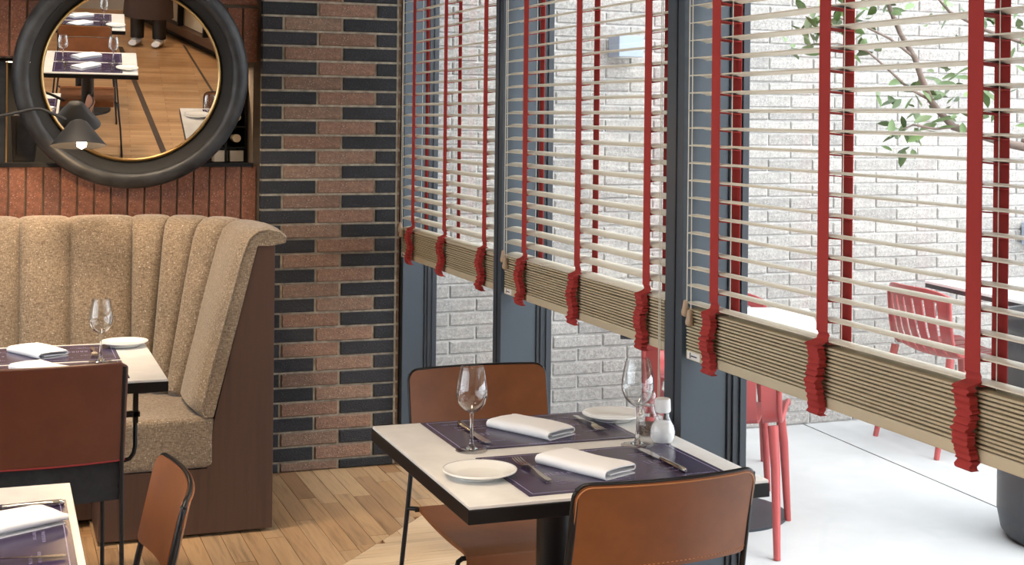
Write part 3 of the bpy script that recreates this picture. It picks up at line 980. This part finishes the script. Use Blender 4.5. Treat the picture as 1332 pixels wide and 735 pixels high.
# ================================================================== MIRROR
def round_mirror():
    t = thing('round_mirror', 'round tilted wall mirror with broad dark frame and thin gold rim', 'mirror', (.508, 5.755, 1.655))
    # local: disc in XZ plane, facing -Y
    t.rotation_euler = (math.radians(7.1), 0, math.radians(-1.9))
    def ring(prof, n, name, mat, parent, sm=60):
        mb = MB().lathe(prof, n, closed=True)
        mb.v = [(x, -z, y) for x, y, z in mb.v]
        return mb.build(name, mat, parent, smooth=sm)
    fr = ring([(.388,.058),(.400,.068),(.416,.070),(.432,.064),(.446,.052),(.453,.038),(.452,.024),(.44,-.006),(.40,-.014),(.388,-.010)], 96, 'frame', M['mirror_frame'], t)
    ring([(.348,-.010),(.349,.004),(.356,.014),(.368,.032),(.380,.050),(.3875,.0585),(.3875,-.010)], 96, 'recess_shade_ring', M['recess_shade_black'], t)  # black ring stands for the shadow inside the frame's recess
    ring([(.336,.0),(.336,.014),(.340,.019),(.346,.018),(.349,.012),(.349,.0)], 96, 'gold_rim', M['gold_rim'], t)
    mb = MB().lathe([(.0,.002),(.338,.002),(.338,.006),(.0,.006)], 96)
    mb.v = [(x, -z, y) for x, y, z in mb.v]
    mb.build('mirror_glass', M['mirror_silver'], t)
    MB().box(-.05, .05, .02, .055, -.40, -.30).build('wall_bracket', M['black_metal'], t)
round_mirror()

# ---- black cone wall lamp reaching in front of the mirror
def cone_lamp():
    t = thing('wall_lamp', 'black cone-shaded lamp on a bent arm in front of the mirror', 'lamp', (-.42, 5.87, 1.44))
    o = Vector((-.42, 5.87, 1.44))
    MB().tube([Vector(p)-o for p in ((-.42,5.875,1.44),(-.42,5.80,1.44),(-.36,5.62,1.452),(-.15,5.50,1.470),(.013,5.47,1.486),(.13,5.47,1.514),(.155,5.47,1.515),(.20,5.47,1.497),(.245,5.47,1.475))], .006, 8).build('arm', M['lamp_black'], t, smooth=60)
    mb = MB().lathe([(.0,.0),(.05,.0),(.05,.01),(.0,.01)], 24); mb.v = [(x, 5.876-o.y-z, y) for x, y, z in mb.v]
    mb.build('wall_plate', M['lamp_black'], t)
    # shade: cone opening downwards, leaning slightly
    sh = MB().lathe([(.012,.100),(.030,.092),(.100,.003),(.101,.0),(.098,.001),(.028,.088),(.010,.096)], 40).build('shade', M['lamp_black'], t, smooth=40)
    sh.location = Vector((.290,5.47,1.378))-o; sh.rotation_euler = (math.radians(-9), math.radians(0), 0)
    bu = MB().lathe([(.0,.06),(.012,.055),(.014,.035),(.018,.020),(.017,.006),(.0,-.004)], 16).build('bulb', M['bulb_warm'], t, smooth=80)
    bu.location = Vector((.300,5.440,1.370))-o; bu.rotation_euler = (math.radians(-9), 0, 0)
    ld = bpy.data.lights.new('bulb_light', 'POINT'); ld.energy = 3.0; ld.color = (1, .68, .38); ld.shadow_soft_size = .02
    lo = bpy.data.objects.new('bulb_light', ld); COL.objects.link(lo); lo.parent = t; lo.location = Vector((.300,5.45,1.352))-o
cone_lamp()

# ---- things in the niche
def wine_rack():
    t = thing('wine_rack', 'black metal bar rack holding bottles in the niche right of the mirror', 'rack', (.84, 6.02, NZ0+.0125))
    for x in (-.19, -.10, -.01, .08, .165):
        for y in (.0, .24): MB().box(x-.005, x+.005, y-.005, y+.005, 0, .40).build('upright', M['black_metal'], t)
    for z in (.055, .145, .235, .325):
        MB().box(-.195, .17, -.008, .250, z, z+.007).build('rack_shelf', M['black_metal'], t)
wine_rack()
BOT = MB().lathe([(.0,.0),(.034,.0),(.037,.006),(.037,.17),(.032,.195),(.014,.225),(.013,.285),(.0,.286)], 20)
BOT.v = [(x, z, y) for x, y, z in BOT.v]
bot_me = BOT.mesh('bottle_body', M['bottle_glass'], 50)
CP = MB().lathe([(.0,.2),(.0165,.2),(.0175,.30),(.0,.301)], 14); CP.v = [(x, z, y) for x, y, z in CP.v]
cap_me = CP.mesh('capsule', M['cork_label'], 50)
LB = MB().lathe([(.0374,.05),(.0378,.05),(.0378,.15),(.0374,.15)], 20, closed=True); LB.v = [(x, z, y) for x, y, z in LB.v]
lab_me = LB.mesh('bottle_label', M['label_white'], 50)
spots = [(.705,.0625,0),(.795,.0625,1),(.885,.0625,0),(.965,.0625,0),(.705,.1525,1),(.795,.1525,0),(.885,.1525,0),(.965,.1525,0),(.965,.2425,0),(.885,.2425,0)]
nm = ['lowest shelf', 'second shelf', 'third shelf']
pos = {.705: 'far left', .795: 'middle left', .885: 'middle right', .965: 'far right'}
for x, z, fl in spots:
    sh = nm[[.0625,.1525,.2425].index(z)]
    b = thing('wine_bottle', 'dark wine bottle lying %s on the %s of the niche rack' % (pos[x], sh), 'bottle', (x, 6.025 if not fl else 6.30, NZ0+.0125+z+.0375), 0, 'wine bottles in the niche rack')
    if not fl: b.location.y = 6.31; b.rotation_euler.z = PI
    else: b.location.y = 6.02
    mk('bottle_body', bot_me, b); mk('capsule', cap_me, b); mk('bottle_label', lab_me, b)
for x, lab in ((.900, 'small white carton at the foot of the niche rack, left of its twin'), (.968, 'small white carton at the foot of the niche rack, right of its twin')):
    t = thing('paper_carton', lab, 'carton', (x, 6.05, NZ0+.0125), 0, 'white cartons under the niche rack')
    MB().box(-.028, .028, -.03, .05, 0, .046).build('box', M['label_white'], t, bevel=.001)
    MB().box(-.028, .028, -.0306, .0, .0462, .047).build('flap', M['napkin_white'], t)
t = thing('speaker_box', 'black tapering box standing in the niche left of the mirror', 'speaker', (.115, 6.06, NZ0+.0125))
MB().add([(-.05,-.06,0),(.035,-.06,0),(.035,.06,0),(-.05,.06,0),(-.06,-.07,.19),(.06,-.07,.19),(.06,.07,.19),(-.06,.07,.19)], [(0,3,2,1),(4,5,6,7),(0,1,5,4),(1,2,6,5),(2,3,7,6),(3,0,4,7)]).build('cabinet', M['lamp_black'], t, bevel=.004)
MB().box(-.035,.03,-.0715,-.0705,.03,.16).build('grille', M['suede_black'], t)
t = thing('shutter_panel', 'tall dark panel at the left end of the niche', 'panel', (-.10, 5.95, NZ0+.0125))
MB().box(-.19,.135,-.012,.012,0,.405).build('panel_board', M['suede_black'], t, bevel=.002)
MB().box(.136,.142,-.014,.014,0,.405).build('panel_edge', M['gold_rim'], t)
t = thing('niche_lamp', 'small grey bowl-shaped object in the niche behind the mirror frame', 'ornament', (.26, 6.22, NZ0+.0125))
MB().lathe([(.0,.0),(.02,.0),(.012,.012),(.008,.05),(.008,.09)], 16).build('stand', M['black_metal'], t, smooth=40)
MB().lathe([(.0,.09),(.05,.095),(.075,.13),(.07,.13),(.045,.1),(.0,.098)], 24).build('bowl', M['label_white'], t, smooth=40)

t = thing('added_niche_strip', 'thin warm light strip added under the top of the niche to brighten it', 'lamp', (.45, 6.05, NZ1-.012))  # strip added, itself unseen, to brighten the rack and bottles
MB().box(-.60, .52, -.012, .012, .0, .012).build('housing', M['black_metal'], t)
MB().box(-.59, .51, -.008, .008, -.002, .0).build('diffuser', M['downlight_warm'], t)
ld = bpy.data.lights.new('niche_fill_light', 'AREA'); ld.shape = 'RECTANGLE'; ld.size = 1.1; ld.size_y = .016; ld.energy = 9; ld.color = (1, .75, .5)
lo = bpy.data.objects.new('niche_fill_light', ld); COL.objects.link(lo); lo.parent = t; lo.location = (-.04, 0, -.004)

# ================================================================== CEILING LAMPS
def downlight(label, loc, power, spot=70, col=(1,.80,.58), blend=.6, tilt=(0,0)):
    t = thing('downlight', label, 'lamp', loc, 0, 'recessed warm ceiling downlights')
    MB().lathe([(.045,.0),(.060,.0),(.062,-.006),(.045,-.010)], 28, closed=True).build('ring', M['label_white'], t, smooth=40)
    MB().lathe([(.0,-.003),(.044,-.003),(.044,-.001),(.0,-.001)], 24).build('lens', M['downlight_warm'], t)
    ld = bpy.data.lights.new('downlight_beam', 'SPOT'); ld.energy = power; ld.color = col
    ld.spot_size = math.radians(spot); ld.spot_blend = blend; ld.shadow_soft_size = .14
    lo = bpy.data.objects.new('downlight_beam', ld); COL.objects.link(lo); lo.parent = t; lo.location = (0,0,-.02)
    lo.rotation_euler = (math.radians(tilt[0]), math.radians(tilt[1]), 0)
DL = [('above the booth table', (.10, 4.75, CEIL), 120, 80, (12,0)),
      ('before the round mirror', (.35, 4.3, CEIL), 60, 60, (35,0)),
      ('above the aisle floor', (-.75, 4.6, CEIL), 90, 80, (10,0)),
      ('added out of view above the dining table', (.95, 3.0, CEIL), 22, 80, (0,0)),  # this lamp and those below are unseen, added to light the room
      ('added out of view above the corner table', (-.1, 2.6, CEIL), 90, 80, (0,0)),
      ('added out of view above the nearer mirror table', (.35, 1.3, CEIL), 90, 90, (0,0)),
      ('added out of view above the farther mirror table', (.3, -.3, CEIL), 90, 90, (0,0)),
      ('added out of view above the waiter', (.9, -2.2, CEIL), 120, 100, (0,0)),
      ('added out of view above the sideboard', (1.0, -3.9, CEIL), 120, 100, (0,0))]
for lab, loc, pw, sp, tl in DL:
    downlight('recessed warm downlight ' + lab, loc, pw, sp, tilt=tl)

# ================================================================== COURTYARD
# ---- ground slabs
gb = setting(MB().box(1.80, 9.0, -6, 6.3, -.15, -.012).build('ground', M['joint_grey']))
def jx(y): return 3.683 + (y-4.453)*(3.76-3.683)/(5.917-4.453)
gy = [-3.0, -.2, 2.6, 6.05]
for a, b in zip(gy, gy[1:]):
    for x0, x1 in ((1.80, None), (None, 7.2)):
        pa = [(1.80, a+.003), (jx(a)-.005, a+.003), (jx(b)-.005, b-.003), (1.80, b-.003)] if x0 else [(jx(a)+.005, a+.003), (7.2, a+.003), (7.2, b-.003), (jx(b)+.005, b-.003)]
        MB().prism(pa, -.012, 0).build('paving_slab', M['concrete_pale'], gb)

# ---- pale brick boundary wall
WR = math.radians(.8)
ow = setting(MB().box(0, 7.4, .012, .30, 0, 3.2).build('wall_courtyard', M['mortar_pale']))
WX0 = 1.30
ow.location = (WX0, 5.985+(WX0-3.78)*math.tan(WR), 0); ow.rotation_euler = (0,0,WR)
BL, BH = .2515, .0625
bricks = []
r = 0
while r*BH < 3.19:
    z0, z1 = r*BH+.004, (r+1)*BH-.0045
    xo = -BL*(.5 if r % 2 else 0) - .02
    while xo < 7.4:
        a, b = max(xo+.0045, 0), min(xo+BL-.0045, 7.4)
        if b-a > .03: bricks.append((a, b, z0, z1))
        xo += BL
    r += 1
def shown(b):
    xw = WX0+(b[0]+b[1])/2
    z = (b[2]+b[3])/2
    if xw < 1.85 or xw > 5.3 or z > 2.08: return -1
    # lower courses in the gaps below and between the blinds show largest
    return 10 - abs(z-1.15) - .15*abs(xw-3.4)
bricks.sort(key=shown, reverse=True)
variants = []
for k in range(6):
    pass
for a, b, z0, z1 in bricks[:300]:
    o = brick(a, b, 0, .03, z0, z1, M['brick_pale'], ow, .002, .004)
    o.location.y += R.uniform(-.001, .003)
rest = MB()
for a, b, z0, z1 in bricks[300:]:
    e = .004; y = R.uniform(-.001,.003)
    rest.add([(a,.03,z0),(b,.03,z0),(b,.03,z1),(a,.03,z1),(a,y+e,z0),(b,y+e,z0),(b,y+e,z1),(a,y+e,z1),(a+e,y,z0+e),(b-e,y,z0+e),(b-e,y,z1-e),(a+e,y,z1-e)],
             [(0,4,5,1),(1,5,6,2),(2,6,7,3),(3,7,4,0),(4,8,9,5),(5,9,10,6),(6,10,11,7),(7,11,8,4),(8,11,10,9)])
tag(rest.build('brick_rest', M['brick_pale'], ow), kind='stuff')

# ---- wall sconces
def sconce(label, x, z, w=.125, h=.098):
    yw = 5.985+(x-3.78)*math.tan(WR)
    t = thing('wall_sconce', label, 'lamp', (x, yw-.001, z), WR, 'grey box lights on the courtyard wall')
    MB().box(-w/2, w/2, -.125, -.008, 0, h).build('housing', M['sconce_grey'], t, bevel=.003)
    MB().box(-w/2+.02, w/2-.02, -.008, 0, .015, h-.015).build('back_plate', M['frame_dark'], t)
    MB().box(-w/2+.012, w/2-.012, -.11, -.02, -.002, .0005).build('lens', M['label_white'], t)
sconce('grey box light on the pale brick wall, behind the middle blind', 2.735, 1.787)
sconce('grey box light on the pale brick wall at the right edge of the picture', 5.14, .86, .12, .12)

# ---- courtyard tables
def cafe_table(label, loc, rz, s=.72, base=.26):
    t = thing('cafe_table', label, 'table', loc, rz, 'white courtyard tables')
    MB().box(-s/2, s/2, -s/2, s/2, .728, .742).build('table_top', M['white_laminate'], t, bevel=.002)
    MB().box(-s/2+.002, s/2-.002, -s/2+.002, s/2-.002, .708, .728).build('edge_band', M['frame_dark'], t)
    MB().lathe([(.04,.012),(.036,.03),(.036,.708)], 20).build('pedestal', M['frame_dark'], t, smooth=40)
    MB().lathe([(.0,.0),(base,.0),(base,.010),(.04,.016),(.0,.016)], 40).build('base_plate', M['frame_dark'], t, smooth=30)
cafe_table('white cafe table outside between two red chairs, behind the dark column', (2.60, 4.735, 0), math.radians(-28))
cafe_table('white cafe table outside at the right, beyond the tree planter', (4.55, 5.18, 0), math.radians(-6), .80)

# ---- slotted red plastic chairs
def red_chair(label, loc, rz):
    t = thing('slotted_chair', label, 'chair', loc, rz, 'red slotted plastic chairs in the courtyard')
    prof = [(-.255,.750),(-.243,.69),(-.230,.62),(-.214,.54),(-.190,.475),(-.150,.438),(-.095,.426),(-.02,.428),(.07,.436),(.15,.442),(.205,.438),(.225,.424)]
    n = len(prof)-1
    W = .235
    def surf(x, u):
        q = u*n; i = min(int(q), n-1); f = q-i
        y = prof[i][0]*(1-f)+prof[i+1][0]*f; z = prof[i][1]*(1-f)+prof[i+1][1]*f
        a = x/W
        back = max(0, 1-u*1.9)
        return Vector((x, y+(.075*a*a-.020)*back, z+.022*a*a*(1-back)-.030*abs(a)**4*max(0, back-.55)/.45))
    ns = 7
    sw = 2*W/ns
    for k in range(ns):
        x0, x1 = -W+k*sw, -W+(k+1)*sw
        g = .0085
        a0 = x0+(g if k else 0); a1 = x1-(g if k < ns-1 else 0)
        MB().sheet(lambda u, v: surf(a0+(a1-a0)*v, .085+u*.84), 24, 2, lambda u, v: (0, .009*max(0,1-u*2)-.0, -.009 if u > .35 else -.004)).build('slat', M['red_plastic'], t, smooth=50)
    MB().sheet(lambda u, v: surf(-W+2*W*v, u*.088), 3, 14, lambda u, v: (0,.012,0)).build('top_rail', M['red_plastic'], t, smooth=50, bevel=.003)
    MB().sheet(lambda u, v: surf(-W+2*W*v, .92+u*.08), 3, 14, lambda u, v: (0,-.004,-.012)).build('front_lip', M['red_plastic'], t, smooth=50, bevel=.003)
    for s in (-1, 1):
        pts = [surf(s*W, u/20) for u in range(21)]
        MB().tube([p+Vector((s*.002,0,-.004)) for p in pts], .0095, 8).build('side_rim', M['red_plastic'], t, smooth=60)
        MB().tube([(s*.215,-.175,.440),(s*.228,-.200,.30),(s*.242,-.262,.0)], [.019,.017,.0125], 10).build('leg', M['red_plastic'], t, smooth=50)
        MB().tube([(s*.205,.185,.440),(s*.222,.205,.30),(s*.238,.235,.0)], [.019,.017,.0125], 10).build('leg', M['red_plastic'], t, smooth=50)
    return t
a1 = math.radians(54)
def on_right_side(rear, a):
    # origin of a chair whose right rear foot stands at rear, facing direction a
    f = Vector((math.cos(a), math.sin(a))); rr = Vector((math.sin(a), -math.cos(a)))
    return Vector(rear) + f*.262 - rr*.242
o1 = on_right_side((2.515, 4.16), a1)
rc = red_chair('red slotted chair outside pushed under the white table, back toward the window', (o1.x, o1.y, 0), a1-PI/2)
a2 = math.radians(54+180+8)
f2 = Vector((math.cos(a2), math.sin(a2))); l2 = Vector((-math.sin(a2), math.cos(a2)))
o2 = Vector((3.186, 5.393)) + f2*.262 - l2*.242
copy_tree(rc, (o2.x, o2.y, 0), a2-PI/2, 'red slotted chair outside on the far side of the white table, facing the window')
copy_tree(rc, (3.945+.262, 5.41, 0), -PI/2+math.radians(-2), 'red slotted chair outside at the right, in front of the brick wall')

# ---- planter and tree
def planter_tree():
    px_, py_ = 3.66, 4.03
    t = thing('tree_planter', 'tall round dark planter outside at the right edge of the picture', 'planter', (px_, py_, 0))
    MB().lathe([(.0,.0),(.225,.0),(.248,.03),(.262,.10),(.262,.80),(.255,.815),(.235,.815),(.235,.74)], 48).build('pot', M['planter_dark'], t, smooth=40)
    MB().lathe([(.0,.75),(.236,.745)], 32).build('soil', M['soil'], t)
    tr = thing('courtyard_tree', 'small leafy tree with a bent branch seen through the nearest blind', 'tree', (px_, py_, .74))
    o = Vector((px_, py_, .74))
    limbs = [([(3.66,4.03,.74),(3.70,4.08,1.0),(3.80,4.2,1.25),(3.86,4.32,1.38),(3.82,4.5,1.435)], [.030,.026,.022,.019,.016]),
             ([(3.86,4.32,1.38),(3.70,4.45,1.42),(3.484,4.5,1.484),(3.42,4.5,1.54),(3.375,4.5,1.587),(3.33,4.5,1.68),(3.302,4.5,1.748),(3.25,4.52,1.84),(3.178,4.5,1.949),(3.10,4.48,2.12),(3.04,4.5,2.30)], [.018,.016,.0145,.013,.0125,.012,.0115,.010,.009,.006,.003]),
             ([(3.375,4.5,1.587),(3.26,4.48,1.63),(3.16,4.47,1.70),(3.06,4.46,1.765),(2.93,4.46,1.79),(2.80,4.46,1.78)], [.007,.006,.005,.004,.003,.002]),
             ([(3.302,4.5,1.748),(3.20,4.52,1.82),(3.05,4.5,1.87),(2.90,4.5,1.90)], [.006,.005,.004,.002]),
             ([(3.80,4.2,1.25),(3.9,4.3,1.6),(3.78,4.4,1.80),(3.60,4.46,1.86),(3.46,4.5,1.93),(3.36,4.5,2.02)], [.02,.014,.009,.007,.006,.003]),
             ([(3.484,4.5,1.484),(3.40,4.5,1.475),(3.30,4.5,1.49),(3.24,4.5,1.47)], [.006,.005,.004,.002]),
             ([(3.78,4.4,1.80),(3.84,4.5,1.95),(3.86,4.55,2.2)], [.008,.006,.003]),
             ([(3.86,4.32,1.38),(4.0,4.45,1.60),(3.95,4.5,1.72),(3.88,4.5,1.78)], [.01,.007,.005,.003])]
    for i, (p, r) in enumerate(limbs):
        MB().tube([Vector(q)-o for q in p], r, 8).build('trunk' if i == 0 else 'branch', M['bark'], tr, smooth=60)
    lf = MB()
    ol = [(0,0,0),(.010,.016,.002),(.0135,.034,.003),(.009,.052,.001),(0,.066,-.004),(-.009,.052,.001),(-.0135,.034,.003),(-.010,.016,.002),(0,.034,-.003)]
    lf.add(ol, [(0,1,2,8),(8,2,3,4),(8,4,5,6),(8,6,7,0)])
    lme = lf.mesh('leaf', M['leaf_green'], 60)
    clusters = [((2.76,4.46,1.78),12,.06),((2.82,4.47,1.86),12,.06),((2.90,4.48,1.93),16,.09),((3.02,4.48,1.89),18,.09),((3.10,4.48,1.97),16,.09),((3.05,4.47,1.78),9,.05),
                ((3.28,4.5,1.62),14,.07),((3.40,4.5,1.66),12,.07),((3.33,4.5,1.50),12,.06),((3.25,4.5,1.46),10,.05),((3.42,4.49,1.52),8,.05),((3.24,4.5,1.40),4,.025),
                ((3.50,4.5,1.58),12,.06),((3.55,4.48,1.66),10,.06),((3.62,4.46,1.88),14,.09),((3.80,4.45,1.88),14,.09),((3.86,4.5,1.76),9,.06),((3.82,4.5,1.60),6,.05),((3.20,4.52,2.02),12,.08),((3.46,4.5,1.95),8,.06),((3.70,4.46,1.52),6,.05)]
    nl = 0
    for c, n, sp in clusters:
        for _ in range(n):
            if nl >= 296: break
            nl += 1
            lo = mk('leaf', lme, tr)
            p = Vector(c)+Vector((R.gauss(0,sp), R.gauss(0,sp*.8), R.gauss(0,sp*.45)))-o
            lo.location = p
            lo.rotation_euler = (R.uniform(-1.2,.6), R.uniform(-1,1), R.uniform(0,6.28))
            k = R.uniform(.8,1.35); lo.scale = (k,k,k)
planter_tree()

# ================================================================== SEEN ONLY IN THE MIRROR
def sideboard():
    t = thing('sideboard', 'long low sideboard with cream panels and dark rails behind the camera', 'sideboard', (1.46, -3.08, 0), math.radians(70))
    MB().box(-1.6, 1.6, -.25, .22, .08, .16).build('base_shelf', M['dark_wood'], t)
    MB().box(-1.6, 1.6, -.25, .22, .80, .84).build('top_board', M['dark_wood'], t)
    MB().box(-1.55, 1.55, -.2, .15, 0, .08).build('plinth', M['black_edge'], t)
    for k in range(5):
        x = -1.6+k*.64
        MB().box(x+.035, x+.605, .12, .15, .17, .79).build('panel', M['cabinet_cream'], t)
        MB().box(x-.012, x+.012, .15, .21, .16, .80).build('rail', M['black_metal'], t)
sideboard()

def person():
    """a waiter in a long apron, standing well behind the camera"""
    t = thing('person', 'person in grey shirt, long brown apron and white shoes, seen in the mirror', 'person', (.85, -3.02, 0), math.radians(15))
    V = [((0,0,.95),.145,.105),((0,.0,1.12),.135,.10),((0,.0,1.32),.165,.105),((0,0,1.44),.12,.085),((0,.01,1.52),.052,.052),((0,.02,1.60),.072,.082),((0,.025,1.70),.078,.092),((0,.02,1.76),.05,.06),
         ((.10,0,.86),.085,.09),((.105,.01,.50),.058,.062),((.11,-.01,.26),.05,.055),((.11,-.02,.10),.035,.04),
         ((-.10,0,.86),.085,.09),((-.105,.01,.50),.058,.062),((-.11,-.01,.26),.05,.055),((-.11,-.02,.10),.035,.04),
         ((.19,0,1.41),.055,.055),((.235,-.02,1.14),.042,.042),((.20,.14,.98),.032,.032),((.17,.20,.96),.028,.02),
         ((-.19,0,1.41),.055,.055),((-.235,-.02,1.14),.042,.042),((-.20,.14,.98),.032,.032),((-.17,.20,.96),.028,.02)]
    E_ = [(0,1),(1,2),(2,3),(3,4),(4,5),(5,6),(6,7),(0,8),(8,9),(9,10),(10,11),(0,12),(12,13),(13,14),(14,15),(3,16),(16,17),(17,18),(18,19),(3,20),(20,21),(21,22),(22,23)]
    me = bpy.data.meshes.new('body'); me.from_pydata([v[0] for v in V], E_, [])
    me.materials.append(M['skin'])
    b = bpy.data.objects.new('body', me); COL.objects.link(b); b.parent = t
    b.modifiers.new('skin', 'SKIN')
    lay = me.skin_vertices[0] if me.skin_vertices else None
    if lay is None:
        bm = bmesh.new(); bm.from_mesh(me); bm.verts.layers.skin.verify(); bm.to_mesh(me); bm.free(); lay = me.skin_vertices[0]
    for i, v in enumerate(V):
        lay.data[i].radius = (v[1], v[2]); lay.data[i].use_root = (i == 0)
    sb = b.modifiers.new('sub', 'SUBSURF'); sb.levels = 1; sb.render_levels = 2
    # clothes
    def loft(secs, name, mat):
        mb = MB(); n = 24
        vs_ = []
        for cx, cy, z, rx, ry in secs:
            for i in range(n):
                a = 2*PI*i/n; vs_.append((cx+rx*math.cos(a), cy+ry*math.sin(a), z))
        fs = [(k*n+i, k*n+(i+1)%n, (k+1)*n+(i+1)%n, (k+1)*n+i) for k in range(len(secs)-1) for i in range(n)]
        return mb.add(vs_, fs).build(name, mat, t, smooth=60)
    loft([(0,0,1.50,.075,.07),(0,0,1.45,.17,.105),(0,0,1.34,.20,.125),(0,0,1.12,.17,.125),(0,0,.93,.19,.135)], 'shirt', M['shirt_grey'])
    for s in (-1, 1):
        mb = MB().tube([(s*.165,0,1.425),(s*.20,-.005,1.38),(s*.24,-.02,1.14),(s*.215,.08,1.045)], [.06,.065,.054,.046], 14)
        mb.build('sleeve', M['shirt_grey'], t, smooth=60)
        mb = MB().tube([(s*.10,0,.95),(s*.102,0,.80),(s*.107,.01,.50),(s*.111,-.01,.25),(s*.111,-.02,.075)], [.10,.095,.075,.07,.068], 16)
        mb.build('trouser_leg', M['hair_dark'], t, smooth=60)
        sh = MB().grid(lambda u, v: (s*.115+.046*math.cos(v*2*PI)*(1-.25*abs(u-.35)), -.09+.26*u, .045+.045*math.sin(v*2*PI)*(1-.45*u)), 8, 14)
        sh.f.append(tuple(range(15))); sh.f.append(tuple(8*15+i for i in range(15)))
        sh.build('shoe', M['napkin_white'], t, smooth=60)
        for k in range(4):
            x0 = s*.165+(k-1.5)*.018; y0, z0 = .205, .955
            MB().tube([(x0,y0,z0),(x0,y0+.035,z0-.012),(x0,y0+.055,z0-.035),(x0,y0+.055-.004*k,z0-.055)], [.009,.0085,.008,.007], 8).build('finger', M['skin'], b, smooth=60)
        MB().tube([(s*.165-s*.02,.18,.955),(s*.165-s*.045,.205,.945),(s*.165-s*.05,.225,.925)], [.010,.009,.008], 8).build('thumb', M['skin'], b, smooth=60)
    mb = MB()
    def ap(u, v):
        a = (u-.5)*2*1.75
        z = 1.02-.72*v
        r = .205+.045*v
        return (math.sin(a)*r, math.cos(a)*r*.78+.004*math.sin(u*30)*v, z)
    mb.sheet(ap, 28, 10, lambda u, v: (0,.005,0)); mb.build('apron', M['apron_brown'], t, smooth=60)
    h = MB().lathe([(.0,.125),(.05,.115),(.085,.075),(.096,.02),(.09,-.03)], 20, (0,.008,1.70)); h.build('hair', M['hair_dark'], t, smooth=60)
    for s in (-1, 1):
        MB().lathe([(.0,-.009),(.010,-.005),(.012,0),(.010,.005),(.0,.009)], 10, (s*.032,.108,1.675)).build('eye', M['hair_dark'], b)
        MB().lathe([(.0,-.026),(.012,-.015),(.014,0),(.010,.016),(.0,.026)], 10, (s*.083,.012,1.665)).build('ear', M['skin'], b, smooth=60)
    MB().tube([(0,.112,1.68),(0,.128,1.645),(0,.112,1.638)], [.008,.013,.006], 8).build('nose', M['skin'], b, smooth=60)
    MB().tube([(-.024,.100,1.608),(0,.110,1.606),(.024,.100,1.608)], .005, 6).build('mouth', M['red_stitch'], b, smooth=60)
person()
